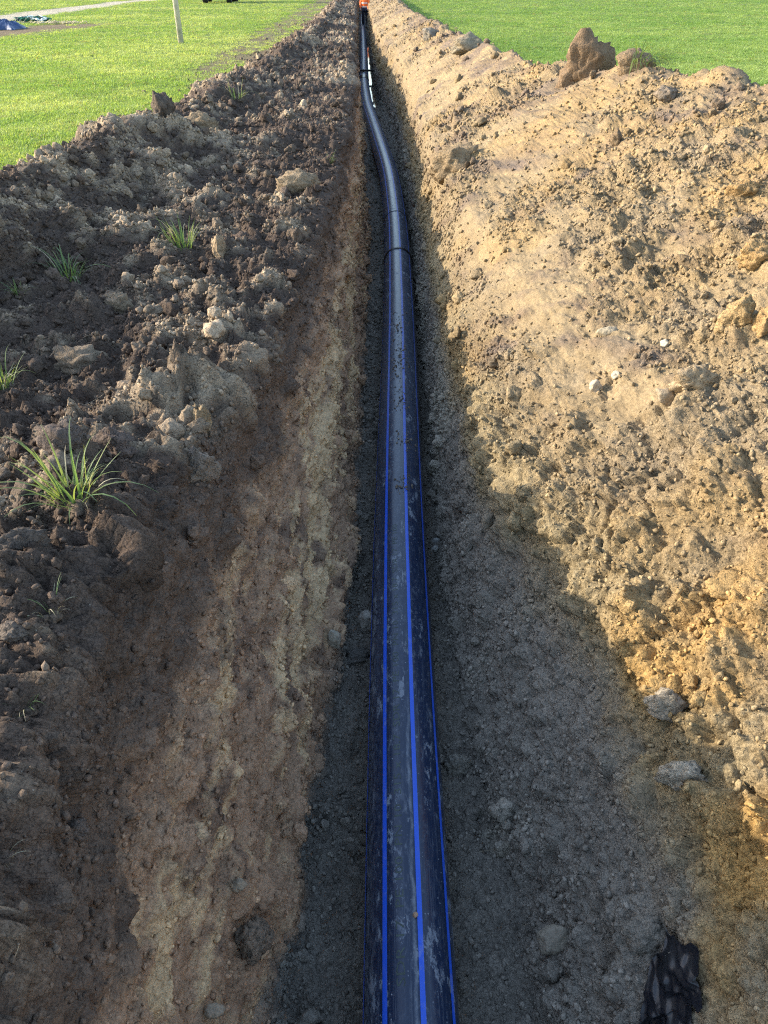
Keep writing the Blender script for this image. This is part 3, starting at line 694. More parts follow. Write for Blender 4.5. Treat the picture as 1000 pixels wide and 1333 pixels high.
put_lump('clay_lump', 'light clod of rubble right of the pipe lower down', 'clay lump', 658, 1105, 24, 22, (.24, .21, .16), seed=44)

# ------------------------------------------------------------------ grass tufts on the dug soil
BLADES = [blade_mesh(f'blade_shape_{i}', L, .0075, bnd, 6, i) for i, (L, bnd) in enumerate([(.16, .5), (.18, 1.0), (.14, .25), (.20, 1.5), (.12, .8), (.22, 2.0), (.17, .15), (.15, 1.3)])]
for m_ in BLADES: m_.materials.append(M_TUFT)
DRYB = [blade_mesh(f'dry_blade_shape_{i}', L, .006, bnd, 6, 20 + i) for i, (L, bnd) in enumerate([(.15, 1.8), (.18, 1.2), (.12, 2.2)])]
for m_ in DRYB: m_.materials.append(M_STRAW)
def tuft(label, px, py, w_px, nblades, group=None, dry=0.15, lean=0.0, seed=0, upright=.6, parent=None, loc=None, name='grass_tuft', size=None):
    rg = random.Random(seed)
    if parent is None:
        p, n, dep = at_px(px, py); root = empty(name, p - n * .01); tag(root, label, 'grass tuft', group); s = w_px * dep / F_PX / .22
    else: root, s = parent, size
    if parent is None:
        for j in range(3):      # the torn bit of turf it grows from
            b_ = link('turf', rg.choice(LUMPS3), M_CLODOBJ, root); b_['Col'] = [.12, .09, .065]
            b_.location = (rg.uniform(-.04, .04) * s, rg.uniform(-.04, .04) * s, -.014 * s); b_.rotation_euler = (rg.uniform(-.4, .4), rg.uniform(-.4, .4), rg.uniform(0, 6)); q_ = s * rg.uniform(.026, .046); b_.scale = (q_, q_, q_ * .7)
    for i in range(int(nblades * 1.7)):
        me = rg.choice(DRYB) if rg.random() < dry else rg.choice(BLADES)
        o = link('blade' if parent is None else 'grass_blade', me, None, root)
        a = rg.uniform(0, 6.283); rr = .05 * s * math.sqrt(rg.random())
        o.location = Vector(loc or (0, 0, 0)) + Vector((rr * math.cos(a), rr * math.sin(a), 0))
        o.rotation_euler = (0, rg.uniform(.05, 1.0) * (1.2 - upright) * 1.3 + lean, a + rg.uniform(-.6, .6))
        k = s * (rg.uniform(.35, .8) if rg.random() < .6 else rg.uniform(.8, 1.2)); o.scale = (k, k * .8, k)
    return root
tuft('biggest green grass tuft with yellow tips on the dark bank', 96, 650, 110, 46, seed=1, upright=.55)
tuft('green grass tuft sprawling right of a dark clod on the bank', 92, 362, 62, 34, seed=2)
tuft('bright grass tuft in the sun between two lit patches of soil', 240, 322, 58, 34, seed=3, upright=.8)
tuft('long leaved grass tuft cut by the frame edge', 4, 502, 62, 30, seed=4)
tuft('small bright tuft right at the trench edge up the bank', 428, 214, 24, 20, seed=5, upright=.8)
tuft('thin grey green tuft on the bank below the biggest one', 66, 800, 60, 14, seed=6, dry=.4)
tuft('sparse drooping tuft at the top of the scraped wall', 36, 918, 56, 14, seed=7, dry=.2, upright=.3)
tuft('dry pale blades at the frame edge beside the scraped wall', 6, 1118, 50, 9, seed=8, dry=.9, upright=.2)
tuft('lone pale tuft hanging on the sunlit side of the trench', 541, 264, 20, 14, seed=9, dry=.5)
tuft('faint tuft of grass on the far dark bank', 308, 128, 34, 24, seed=10, dry=.35)
tuft('low tuft at the frame edge among lit clods', 22, 380, 36, 18, seed=11, dry=.3)
# a sod with its grass hanging down, on the crest
p, n, dep = at_px(826, 92); k = dep / F_PX
sod = empty('grass_sod', p); tag(sod, 'overturned sod with grass hanging from it on the heap crest', 'sod')
so = link('soil', lump_mesh('sod_soil', 4, 777, rough=.16, fine=.08), M_CLODOBJ, sod); so.scale = (27 * k, 17 * k, 20 * k); so.location = (0, 0, 6 * k); so['Col'] = [.2, .145, .09]
rg = random.Random(5)
for i in range(120):
    o = link('grass_blade', rg.choice(BLADES), None, sod); a = rg.uniform(-2.0, .4)
    o.location = (math.cos(a) * 27 * k + 2 * k, math.sin(a) * 23 * k, rg.uniform(8, 25) * k); o.rotation_euler = (0, rg.uniform(.8, 1.9), a); kk_ = k * 30 / .17 * rg.uniform(.6, 1.1); o.scale = (kk_,) * 3

# ------------------------------------------------------------------ the pipe
def pipe_frames(y0, y1, step):
    y = np.arange(y0, y1, step); x = centre_x(y); z = PIPE_Z + .012 * fbm(y / 6, y * 0, 2, 900)
    c_ = np.stack([x, y, z], -1); tg = np.gradient(c_, axis=0); tg /= np.linalg.norm(tg, axis=1, keepdims=True)
    sd = np.cross(tg, np.array([0, 0, 1.0])); sd /= np.linalg.norm(sd, axis=1, keepdims=True); up = np.cross(sd, tg)
    return c_, sd, up
def sweep(name, y0, y1, step, a0, a1, na, rad, flip=False):
    c_, sd, up = pipe_frames(y0, y1, step)
    a = np.linspace(a0, a1, na); rr = rad if np.ndim(rad) else np.full(len(c_), rad)
    twist = .10 * np.interp(c_[:, 1], [0, 3, 8, 60], [0, .3, -.6, -.6])
    aa = a[None, :] + twist[:, None]
    Pm = c_[:, None, :] + rr[:, None, None] * (np.sin(aa)[..., None] * sd[:, None, :] + np.cos(aa)[..., None] * up[:, None, :])
    me = grid_mesh(name, Pm[:, ::1])
    uv = me.attributes.new('along', 'FLOAT_VECTOR', 'POINT')
    v = np.stack([np.broadcast_to(a[None, :], aa.shape) * PIPE_R, np.broadcast_to(c_[:, 1:2], aa.shape), np.zeros_like(aa)], -1)
    uv.data.foreach_set('vector', v.astype(np.float32).reshape(-1))
    return me

def pipe_material(name, base, blue=False):
    m, nt, b, out = new_mat(name)
    at = nd(nt, 'ShaderNodeAttribute', attribute_name='along', attribute_type='GEOMETRY'); vec = at.outputs['Vector']
    def mapped(sx, sy, rz=0, off=0):
        mp = nd(nt, 'ShaderNodeMapping'); mp.inputs['Scale'].default_value = (sx, sy, 1); mp.inputs['Rotation'].default_value = (0, 0, rz); mp.inputs['Location'].default_value = (off, off, 0)
        nt.links.new(vec, mp.inputs['Vector']); return mp.outputs[0]
    def mul(a, b_):
        f = nd(nt, 'ShaderNodeMath', operation='MULTIPLY', use_clamp=True)
        for i, v in enumerate((a, b_)):
            if isinstance(v, float): f.inputs[i].default_value = v
            else: nt.links.new(v, f.inputs[i])
        return f.outputs[0]
    def mx(a, b_):
        f = nd(nt, 'ShaderNodeMath', operation='MAXIMUM'); nt.links.new(a, f.inputs[0]); nt.links.new(b_, f.inputs[1]); return f.outputs[0]
    big = noise_node(nt, mapped(5, 1.3), 1.0, 3, .6)
    mud = noise_node(nt, mapped(26, 13, .6), 1.0, 8, .75)
    sm1 = noise_node(nt, mapped(60, 26, .5), 1.0, 6, .72)
    scr = noise_node(nt, mapped(140, 2.2, -.12, 3), 1.0, 6, .7)
    area = ramp(nt, big.outputs[0], [(.38, 0.0), (.60, 1.0)])
    smear = mul(ramp(nt, sm1.outputs[0], [(.50, 0.0), (.64, 1.0)]).outputs[0], ramp(nt, mud.outputs[0], [(.46, 0.0), (.58, 1.0)]).outputs[0])
    smear = mul(smear, ramp(nt, big.outputs[0], [(.35, .25), (.62, 1.0)]).outputs[0])
    dust = mul(ramp(nt, mud.outputs[0], [(.38, 0.0), (.70, 1.0)]).outputs[0], area.outputs[0])
    scratch = mul(ramp(nt, scr.outputs[0], [(.54, 0.0), (.60, 1.0)]).outputs[0], ramp(nt, mud.outputs[0], [(.35, .1), (.6, .8)]).outputs[0])
    vor = nd(nt, 'ShaderNodeTexVoronoi'); vor.inputs['Scale'].default_value = 1; nt.links.new(mapped(70, 60), vor.inputs['Vector'])
    spk = mul(ramp(nt, vor.outputs['Color'], [(.68, 0.0), (.72, 1.0)]).outputs[0], ramp(nt, vor.outputs['Distance'], [(.08, 1.0), (.2, 0.0)]).outputs[0])
    f = mx(mx(mul(smear, .45), mul(dust, .02)), mx(mul(scratch, .22), mul(spk, .9)))
    sy = nd(nt, 'ShaderNodeSeparateXYZ'); nt.links.new(vec, sy.inputs[0])
    zone = nd(nt, 'ShaderNodeMapRange'); zone.inputs[1].default_value = 3.6; zone.inputs[2].default_value = 5.4; nt.links.new(sy.outputs[1], zone.inputs[0])
    # crusts of dried mud with sharp edges, a long rub mark beside a stripe and a scuffed flank
    crust = noise_node(nt, mapped(17, 7, .35, 5), 1.0, 10, .82); patchy = noise_node(nt, mapped(7, 2.4, .2, 9), 1.0, 3, .6)
    f = mx(f, mul(mul(ramp(nt, crust.outputs[0], [(.535, 0.0), (.565, 1.0)]).outputs[0], ramp(nt, patchy.outputs[0], [(.47, 0.0), (.55, 1.0)]).outputs[0]), .62))
    wob = noise_node(nt, mapped(0, 3.0), 1.0, 5, .7)
    xo = nd(nt, 'ShaderNodeMath', operation='MULTIPLY_ADD'); nt.links.new(wob.outputs[0], xo.inputs[0]); xo.inputs[1].default_value = .05; xo.inputs[2].default_value = -.012
    dx_ = nd(nt, 'ShaderNodeMath', operation='SUBTRACT'); nt.links.new(sy.outputs[0], dx_.inputs[0]); nt.links.new(xo.outputs[0], dx_.inputs[1])
    ab = nd(nt, 'ShaderNodeMath', operation='ABSOLUTE'); nt.links.new(dx_.outputs[0], ab.inputs[0])
    rub = mul(ramp(nt, ab.outputs[0], [(.003, 1.0), (.008, 0.0)]).outputs[0], ramp(nt, crust.outputs[0], [(.40, .1), (.56, .9)]).outputs[0])
    yr = ramp(nt, sy.outputs[1], [(.0, 0.0), (1.0, 0.0)]); yr_ = nd(nt, 'ShaderNodeMapRange'); yr_.inputs[1].default_value = 2.3; yr_.inputs[2].default_value = 1.9; nt.links.new(sy.outputs[1], yr_.inputs[0])
    f = mx(f, mul(mul(rub, yr_.outputs[0]), .6))
    fl_ = nd(nt, 'ShaderNodeMapRange'); fl_.inputs[1].default_value = .89; fl_.inputs[2].default_value = .80; nt.links.new(sy.outputs[0], fl_.inputs[0])
    lft = nd(nt, 'ShaderNodeMath', operation='GREATER_THAN'); nt.links.new(sy.outputs[0], lft.inputs[0]); lft.inputs[1].default_value = .5
    f = mx(f, mul(mul(mul(fl_.outputs[0], lft.outputs[0]), ramp(nt, sm1.outputs[0], [(.44, 0.0), (.60, 1.0)]).outputs[0]), .42))
    if blue: f = mul(f, .5)
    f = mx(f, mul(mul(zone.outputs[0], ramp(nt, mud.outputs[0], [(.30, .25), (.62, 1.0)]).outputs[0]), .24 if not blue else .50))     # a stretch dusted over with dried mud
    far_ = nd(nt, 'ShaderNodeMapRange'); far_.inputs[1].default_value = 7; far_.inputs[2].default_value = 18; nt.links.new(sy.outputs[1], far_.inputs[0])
    f = mx(f, mul(far_.outputs[0], .36 if not blue else .6))  # paler blue with distance: dust, plus grazing sky sheen painted into the colour
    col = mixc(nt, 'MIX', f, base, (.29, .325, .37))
    nt.links.new(col, b.inputs['Base Color'])
    rr = nd(nt, 'ShaderNodeMath', operation='MULTIPLY_ADD'); nt.links.new(f, rr.inputs[0]); rr.inputs[1].default_value = .5; rr.inputs[2].default_value = .25
    nt.links.new(rr.outputs[0], b.inputs['Roughness']); b.inputs['Specular IOR Level'].default_value = .5
    bp = nd(nt, 'ShaderNodeBump'); bp.inputs['Strength'].default_value = .25; bp.inputs['Distance'].default_value = .002
    nt.links.new(f, bp.inputs['Height']); nt.links.new(bp.outputs[0], b.inputs['Normal'])
    return m
M_PIPE = pipe_material('black_polyethylene', (.009, .021, .052)); M_STRIPE = pipe_material('blue_stripe_plastic', (.012, .10, .62), True)
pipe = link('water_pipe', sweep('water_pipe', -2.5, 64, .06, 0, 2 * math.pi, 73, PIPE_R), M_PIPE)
tag(pipe, 'long black plastic water pipe with blue stripes lying in the trench', 'pipe')
for i in range(8):
    a = R(-33 + 45 * i); hw = .0088 / PIPE_R
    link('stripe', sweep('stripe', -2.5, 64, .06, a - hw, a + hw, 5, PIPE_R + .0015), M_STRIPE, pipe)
M_BEAD = simple_mat('weld_bead_plastic', (.012, .012, .014), .35, .2, 30)
def bead(y, r_in=.006, w=.022):
    me_y = np.linspace(-1, 1, 9); rad = PIPE_R + r_in * (1 - np.abs(me_y) ** 2) + .004 * np.exp(-((np.abs(me_y) - .5) / .25) ** 2)
    me = sweep('weld_bead', y - w, y + w * 1.001, 2 * w / 8, 0, 2 * math.pi, 65, rad[:len(np.arange(y - w, y + w * 1.001, 2 * w / 8))])
    return link('weld_bead', me, M_BEAD, pipe)
bead(8.72, .010, .03); bead(10.35, .0015, .008)
# collar where two lengths meet further on
cm_ = sweep('coupling', 25.55, 26.3, .05, 0, 2 * math.pi, 49, PIPE_R + .009); link('coupling', cm_, M_BEAD, pipe)
# faint print along the pipe
fc = bpy.data.curves.new('print', 'FONT'); fc.body = 'SDR 17  PE 100  PN 10  315 x 18.7  SDR 17  PE 100  PN 10  315 x 18.7  SDR 17  PE 100'; fc.size = .042; fc.resolution_u = 2
fo = bpy.data.objects.new('print', fc); COL.objects.link(fo); bpy.context.view_layer.update()
tm = bpy.data.meshes.new_from_object(fo.evaluated_get(bpy.context.evaluated_depsgraph_get())); bpy.data.objects.remove(fo)
bm = bmesh.new(); bm.from_mesh(tm); bmesh.ops.triangulate(bm, faces=bm.faces[:])
cy_, csd, cup = pipe_frames(-2.5, 64, .06)
for v in bm.verts:
    y = 1.0 + v.co.x * 1.6; a = R(-7) - v.co.y / PIPE_R; i = min(max((y + 2.5) / .06, 0), len(cy_) - 2); i0 = int(i); f = i - i0
    c_ = cy_[i0] * (1 - f) + cy_[i0 + 1] * f; v.co = Vector(c_ + (PIPE_R + .0008) * (math.sin(a) * csd[i0] + math.cos(a) * cup[i0])); v.co.y = y
link('lettering', bm_mesh('lettering', bm), simple_mat('faint_print', (.05, .07, .06), .5, .5, 25), pipe)['kind'] = 'stuff'
# a little soil lying on the pipe
def on_pipe(y, a, up_=0.0):
    c_, sd, up = pipe_frames(y - .03, y + .04, .03); return Vector(c_[1] + (PIPE_R + up_) * (math.sin(a) * sd[1] + math.cos(a) * up[1]))
n_ = 420; pts, cl_ = [], []
cen = [(5.6, .0, .30, .28), (6.3, -.1, .35, .30), (5.0, .1, .15, .2), (3.85, .15, .08, .15), (4.4, .25, .08, .2)]
for i in range(n_):
    cy2, ca, sy, sa = cen[min(int(random.random() ** 1.4 * 5), 4)]
    pts.append(on_pipe(cy2 + random.gauss(0, sy) * .7, ca + random.gauss(0, sa), .001)); cl_.append((random.uniform(.12, .3),) * 3)
cl_ = np.array(cl_) * np.array([1, .8, .6]); ss = .003 + .010 * RNG.random(n_) ** 2.5
gn_scatter('pipe_dirt', np.array([p[:] for p in pts]), RNG.uniform(0, 6.28, (n_, 3)), ss[:, None] * RNG.uniform(.7, 1.2, (n_, 3)) * np.array([1, 1, .8]), cl_, RNG.integers(0, 6, n_), LUMPS1[:], M_CLOD, 'crumbs of soil lying on top of the pipe')
pb = link('pebble', STONES3[0].copy(), M_STONE); pb.location = on_pipe(1.22, R(7), .006); pb.scale = (.011, .010, .012); pb['Col'] = [.40, .25, .16]
pb.data.materials.clear(); pb.data.materials.append(M_STONE)
tag(pb, 'tan pebble sitting on the pipe against a blue stripe', 'pebble')

# ------------------------------------------------------------------ water further along and the bar across it
mW, nt, b, out = new_mat('ditch_water'); b.inputs['Base Color'].default_value = (.03, .035, .03, 1); b.inputs['Roughness'].default_value = .04; b.inputs['IOR'].default_value = 1.33; b.inputs['Specular IOR Level'].default_value = .6
tc = nd(nt, 'ShaderNodeTexCoord'); n1 = noise_node(nt, tc.outputs['Object'], 3, 2); bp = nd(nt, 'ShaderNodeBump'); bp.inputs['Strength'].default_value = .05; nt.links.new(n1.outputs[0], bp.inputs['Height']); nt.links.new(bp.outputs[0], b.inputs['Normal'])
wy_ = np.arange(19.5, 48, .5); Wm = np.stack([np.stack([kk('fl', wy_) - .15, wy_, 0 * wy_ - 1.15], -1), np.stack([kk('fr', wy_) + .15, wy_, 0 * wy_ - 1.15], -1)], 1)
wo_ = link('water', grid_mesh('water', Wm), mW); tag(wo_, 'bright puddle of water beside the pipe far along the trench', None, None, 'structure')

def box_bm(bm, cx, cy, cz, sx, sy, sz, rot=None, bev=0.0):
    r = bmesh.ops.create_cube(bm, size=1.0); vs_ = r['verts']
    for v in vs_:
        v.co = Vector((v.co.x * sx, v.co.y * sy, v.co.z * sz))
        if rot: v.co.rotate(rot)
        v.co += Vector((cx, cy, cz))
    if bev: bmesh.ops.bevel(bm, geom=[e for e in bm.edges if e.verts[0] in vs_], offset=bev, segments=2, affect='EDGES')
    return vs_
bm = bmesh.new(); box_bm(bm, 0, 0, 0, .95, .14, .05, None, .012)
bar = link('timber_bar', bm_mesh('timber_bar', bm), simple_mat('dark_timber', (.025, .022, .02), .8, .3, 12, bump=.3), smooth=False)
bar.location = (centre_x(27.0) + .02, 27.0, PIPE_Z + PIPE_R + .03); tag(bar, 'dark bar laid across the pipe over the water', 'bar')

# ------------------------------------------------------------------ black plastic scrap
def crumple(name, label, cat, px, py, outline, mat, amp, seed, lift=.02, spacing=14, fold=3.0):
    """a crumpled sheet: an outline in metres, triangulated as a grid, puckered, with thickness"""
    p, n, dep = at_px(px, py); rg = np.random.default_rng(seed)
    o_ = np.array(outline); mn, mx_ = o_.min(0), o_.max(0); nx = 80; ny = int(80 * (mx_[1] - mn[1]) / (mx_[0] - mn[0]))
    gx, gy = np.meshgrid(np.linspace(mn[0], mx_[0], nx), np.linspace(mn[1], mx_[1], ny))
    def inside(x, y):
        r_ = np.zeros(x.shape, bool); j = len(o_) - 1
        for i in range(len(o_)):
            c_ = ((o_[i, 1] > y) != (o_[j, 1] > y)) & (x < (o_[j, 0] - o_[i, 0]) * (y - o_[i, 1]) / (o_[j, 1] - o_[i, 1] + 1e-9) + o_[i, 0]); r_ ^= c_; j = i
        return r_
    L = mx_[0] - mn[0]
    h = amp * .5 * fbm(gx / L * fold, gy / L * fold, 2, seed)
    for q_ in range(14):
        a_ = rg.uniform(0, 6.28); c0 = rg.uniform(-.4, .4) * L; w0 = rg.uniform(.03, .16) * L
        h = h + amp * rg.uniform(.2, .7) * np.clip(1 - np.abs(gx * math.cos(a_) + gy * math.sin(a_) - c0 + .06 * L * fbm(gx / L * 2, gy / L * 2, 2, seed + q_)) / w0, 0, 1)
    ins = inside(gx + .02 * fbm(gx / .07, gy / .07, 3, seed + 40), gy + .02 * fbm(gx / .07, gy / .07, 3, seed + 50)); bm = bmesh.new(); vv = {}; G = np.zeros(gx.shape)
    t1 = Vector((1, 0, 0)) - n * n.x; t1.normalize(); t2 = n.cross(t1)
    for i in range(ny):
        for j in range(nx):     # the sheet lies draped over the ground
            o_g = t1 * gx[i, j] + t2 * gy[i, j]; g_ = 0.0
            for ob in TERRAIN[2:4]:
                hit_ = ob.ray_cast(p + o_g + n * .25, -n, distance=.5)
                if hit_[0]: g_ = (hit_[1] - p - o_g).dot(n)
            G[i, j] = g_
    G = smooth1(smooth1(G, 9, 0), 9, 1)
    for i in range(ny):
        for j in range(nx): vv[i, j] = bm.verts.new(t1 * gx[i, j] + t2 * gy[i, j] + n * (G[i, j] + h[i, j] + lift))
    for i in range(ny - 1):
        for j in range(nx - 1):
            if ins[i, j] and ins[i + 1, j + 1] and ins[i + 1, j] and ins[i, j + 1]: bm.faces.new((vv[i, j], vv[i, j + 1], vv[i + 1, j + 1], vv[i + 1, j]))
    bmesh.ops.delete(bm, geom=[v for v in bm.verts if not v.link_faces], context='VERTS')
    bmesh.ops.smooth_vert(bm, verts=[v for v in bm.verts if v.is_boundary], factor=.5, use_axis_x=True, use_axis_y=True, use_axis_z=True)
    o = link(name, bm_mesh(name, bm), mat); o.location = p; o.data.polygons.foreach_set('use_smooth', np.zeros(len(o.data.polygons), bool)); sd_ = o.modifiers.new('thick', 'SOLIDIFY'); sd_.thickness = .002
    tag(o, label, cat); return o
M_BLACK = simple_mat('black_plastic_film', (.010, .011, .014), .38, .3, 14, spec=.5)
_, _, dep = at_px(890, 1290); k = dep / F_PX
ol = [(-8, 60), (4, 63), (10, 34), (22, 24), (16, 6), (34, -22), (58, -52), (60, -95), (-34, -95), (-42, -40), (-44, -10), (-36, 12), (-34, 34)]
crumple('black_plastic', 'crumpled scrap of black plastic half buried in the rubble', 'plastic scrap', 890, 1288, [(a * k * 1.1, b_ * k * .95) for a, b_ in ol], M_BLACK, .020, 3, lift=.016, fold=2.0)

# ------------------------------------------------------------------ things out in the field
p, n, dep = at_px(236, 57)
bm = bmesh.new(); bmesh.ops.create_cone(bm, cap_ends=True, segments=14, radius1=.075, radius2=.058, depth=5.2)
for v in bm.verts: v.co.z += 2.45
post = link('wooden_post', bm_mesh('wooden_post', bm), simple_mat('weathered_post', (.50, .47, .39), .85, .3, 5, bump=.3)); post.location = p
tag(post, 'weathered pale round post standing alone in the grass', 'post')

def heap_object(name, label, cat, px, py, w_px, h_px, d_m, cols, seed, npieces=22):
    p, n, dep = at_px(px, py); k = dep / F_PX; root = empty(name, p); tag(root, label, cat); rg = random.Random(seed)
    return root, k, rg
# blue tarpaulin: a low crumpled bundle
p, n, dep = at_px(9, 38); k = dep / F_PX
bm = bmesh.new(); bmesh.ops.create_grid(bm, x_segments=60, y_segments=30, size=.5)
wdt, dpt, hgt = 56 * k, 1.3, 11 * k
gx = np.array([v.co.x * 2 for v in bm.verts]); gy = np.array([v.co.y * 2 for v in bm.verts])
edge_ = np.clip((1 - np.maximum(np.abs(gx), np.abs(gy)) ** 3), 0, 1)
hh = edge_ * (.72 + .35 * fbm(gx * 2.2, gy * 2.2, 3, 77) + .35 * (1 - 2 * np.abs(fbm(gx * 5, gy * 4, 3, 78))))
for v, h_, x_, y_ in zip(bm.verts, hh, gx, gy):
    v.co = Vector((x_ * wdt / 2 * (1 + .08 * math.sin(y_ * 5)), y_ * dpt / 2 * (1 + .12 * math.sin(x_ * 7 + 1)), max(0, h_) * hgt * .9 + .01))
tp = link('blue_tarpaulin', bm_mesh('blue_tarpaulin', bm), simple_mat('blue_sheet', (.022, .05, .125), .5, .35, 4)); tp.location = p - Vector((.25, 0, 0)); sd_ = tp.modifiers.new('thick', 'SOLIDIFY'); sd_.thickness = .006
tag(tp, 'crumpled dark blue tarpaulin bundle on the bare patch of the field', 'tarpaulin')
# green and white hose tangled beside it
def tube_bm(bm, pts, r, seg=7):
    pts = [Vector(p_) for p_ in pts]; rings = []
    for i, p_ in enumerate(pts):
        tg = (pts[min(i + 1, len(pts) - 1)] - pts[max(i - 1, 0)]).normalized(); a = tg.orthogonal().normalized(); b_ = tg.cross(a)
        rings.append([bm.verts.new(p_ + (a * math.cos(2 * math.pi * j / seg) + b_ * math.sin(2 * math.pi * j / seg)) * r) for j in range(seg)])
    for r0, r1 in zip(rings, rings[1:]):
        for j in range(seg): bm.faces.new((r0[j], r0[(j + 1) % seg], r1[(j + 1) % seg], r1[j]))
    bm.faces.new(rings[0][::-1]); bm.faces.new(rings[-1])
p, n, dep = at_px(42, 29); k = dep / F_PX
net = empty('plastic_netting', p); tag(net, 'tangle of green and white plastic netting beside the blue tarpaulin', 'netting')
for nm, colr, cnt, sd0 in (('green_strand', (.02, .16, .11), 9, 1), ('white_strand', (.62, .68, .66), 6, 50), ('dark_strand', (.015, .04, .05), 4, 90)):
    m_ = simple_mat(nm + '_plastic', colr, .4, .15, 6)
    for i in range(cnt):
        rg = random.Random(sd0 + i); bm = bmesh.new(); cx = rg.uniform(-.5, .45); cyy = rg.uniform(-.3, .3); a0 = rg.uniform(0, 6)
        tube_bm(bm, [(cx * 32 * k + math.cos(a0 + u * .42) * (.16 + .10 * math.sin(u)) * (1 + .4 * rg.random()), cyy + math.sin(a0 + u * .42) * .2, .03 + .13 * abs(math.sin(u * .5 + sd0 + i)) * (1 - abs(cx)) * 1.4) for u in range(14)], .022)
        link(nm, bm_mesh(nm, bm), m_, net)
# pale straw lying along the edge of the bare patch
M_STRAWM = simple_mat('straw', (.55, .47, .30), .8, .25, 20)
p, n, dep = at_px(70, 31)
bm = bmesh.new()
for i in range(150):
    x_ = random.gauss(0, .55); y_ = random.gauss(0, .22) - .1 * x_; a = random.uniform(0, 6.3); l_ = random.uniform(.08, .28)
    d_ = Vector((math.cos(a), math.sin(a), random.uniform(-.05, .25))) * l_
    tube_bm(bm, [Vector((x_, y_, .03)) - d_ * .5, Vector((x_, y_, .05 + random.random() * .05)), Vector((x_, y_, .03)) + d_ * .5], .009, 4)
st = link('straw', bm_mesh('straw', bm), M_STRAWM); st.location = p; tag(st, 'pale scattered straw on the bare patch of the field', None, None, 'stuff')

# tractor parked far off: only its wheels come into the picture
p, n, dep = at_px(276, 3)
M_TYRE = simple_mat('tyre_rubber', (.018, .018, .018), .85, .3, 10); M_RIM = simple_mat('rim_paint', (.30, .28, .24), .5, .2, 10)
M_TR = simple_mat('tractor_paint', (.16, .03, .02), .4, .15, 4); M_GL = simple_mat('dark_glass', (.02, .025, .03), .1, .1, 4, spec=.6)
tr = empty('tractor', p + Vector((.55, -.3, 0)), R(4)); tag(tr, 'tractor parked in the field with only its dark wheels in view', 'tractor')
def wheel(x, y, rad, w):
    bm = bmesh.new(); prof = [(rad * .55, -w / 2), (rad * .93, -w / 2), (rad, -w / 3), (rad, w / 3), (rad * .93, w / 2), (rad * .55, w / 2)]; seg = 28; rings = []
    for j in range(seg):
        a = 2 * math.pi * j / seg; g = .985 if j % 2 else 1.02
        rings.append([bm.verts.new((u, r_ * g * math.cos(a), r_ * g * math.sin(a))) for r_, u in prof])
    for j in range(seg):
        A, B = rings[j], rings[(j + 1) % seg]
        for i in range(len(prof)): bm.faces.new((A[i], A[(i + 1) % 6], B[(i + 1) % 6], B[i]))
    wo2 = link('wheel', bm_mesh('wheel', bm), M_TYRE, tr, False); wo2.location = (x, y, rad)
    bm = bmesh.new(); bmesh.ops.create_cone(bm, cap_ends=True, segments=20, radius1=rad * .56, radius2=rad * .50, depth=w * .7, matrix=Matrix.Rotation(R(90), 4, 'Y'))
    link('rim', bm_mesh('rim', bm), M_RIM, wo2, False)
for sx in (-1, 1): wheel(sx * .78, .75, .72, .42); wheel(sx * .68, -1.35, .45, .28)
bm = bmesh.new(); box_bm(bm, 0, -.75, 1.05, .72, 1.9, .62, None, .08); box_bm(bm, 0, -.4, .68, .4, 2.6, .2, None, .03); box_bm(bm, 0, .75, .75, 1.15, .25, .25, None, .04); link('body', bm_mesh('body', bm), M_TR, tr, False)
bm = bmesh.new()
box_bm(bm, 0, .72, 2.52, 1.35, 1.35, .12, None, .05)
for sx in (-1, 1):
    for sy in (.12, 1.3): box_bm(bm, sx * .6, sy, 1.85, .07, .07, 1.25)
    box_bm(bm, sx * .78, .75, 1.48, .44, 1.15, .06, None, .02)
link('cab', bm_mesh('cab', bm), M_TR, tr, False)
bm = bmesh.new(); box_bm(bm, 0, .71, 1.9, 1.14, 1.12, 1.1); link('window', bm_mesh('window', bm), M_GL, tr, False)
bm = bmesh.new(); bmesh.ops.create_cone(bm, cap_ends=True, segments=10, radius1=.04, radius2=.035, depth=.9, matrix=Matrix.Translation((.25, -1.1, 1.75))); link('exhaust', bm_mesh('exhaust', bm), M_TYRE, tr)

# ------------------------------------------------------------------ the worker in orange at the far end
def skin(name, joints, edges, radii, mat, parent, root=0, lev=2):
    me = bpy.data.meshes.new(name); me.from_pydata(joints, edges, []); me.update()
    o = bpy.data.objects.new(name, me); COL.objects.link(o)
    o.modifiers.new('skin', 'SKIN'); 
    for i, r in enumerate(radii): me.skin_vertices[0].data[i].radius = r if isinstance(r, tuple) else (r, r)
    me.skin_vertices[0].data[root].use_root = True
    sb = o.modifiers.new('sub', 'SUBSURF'); sb.levels = lev; sb.render_levels = lev
    dg = bpy.context.evaluated_depsgraph_get(); m2 = bpy.data.meshes.new_from_object(o.evaluated_get(dg)); m2.name = name
    bpy.data.objects.remove(o); m2.materials.append(mat); return link(name, m2, None, parent)
M_ORANGE = simple_mat('orange_hivis_cloth', (.85, .17, .04), .8, .12, 6); M_NAVY = simple_mat('navy_work_trousers', (.022, .026, .045), .85, .2, 8); M_SKIN = simple_mat('skin', (.45, .27, .19), .6, .08, 6); M_BOOT = simple_mat('boot_rubber', (.03, .025, .02), .7, .2, 8); M_HAT = simple_mat('helmet_white', (.75, .75, .72), .35, .05, 4); M_BAND = simple_mat('reflective_band', (.6, .62, .6), .35, .1, 8); M_HAIR = simple_mat('dark_hair', (.03, .022, .016), .8, .2, 20)
wy0 = 51.5; wx0 = float(centre_x(wy0)) + .16
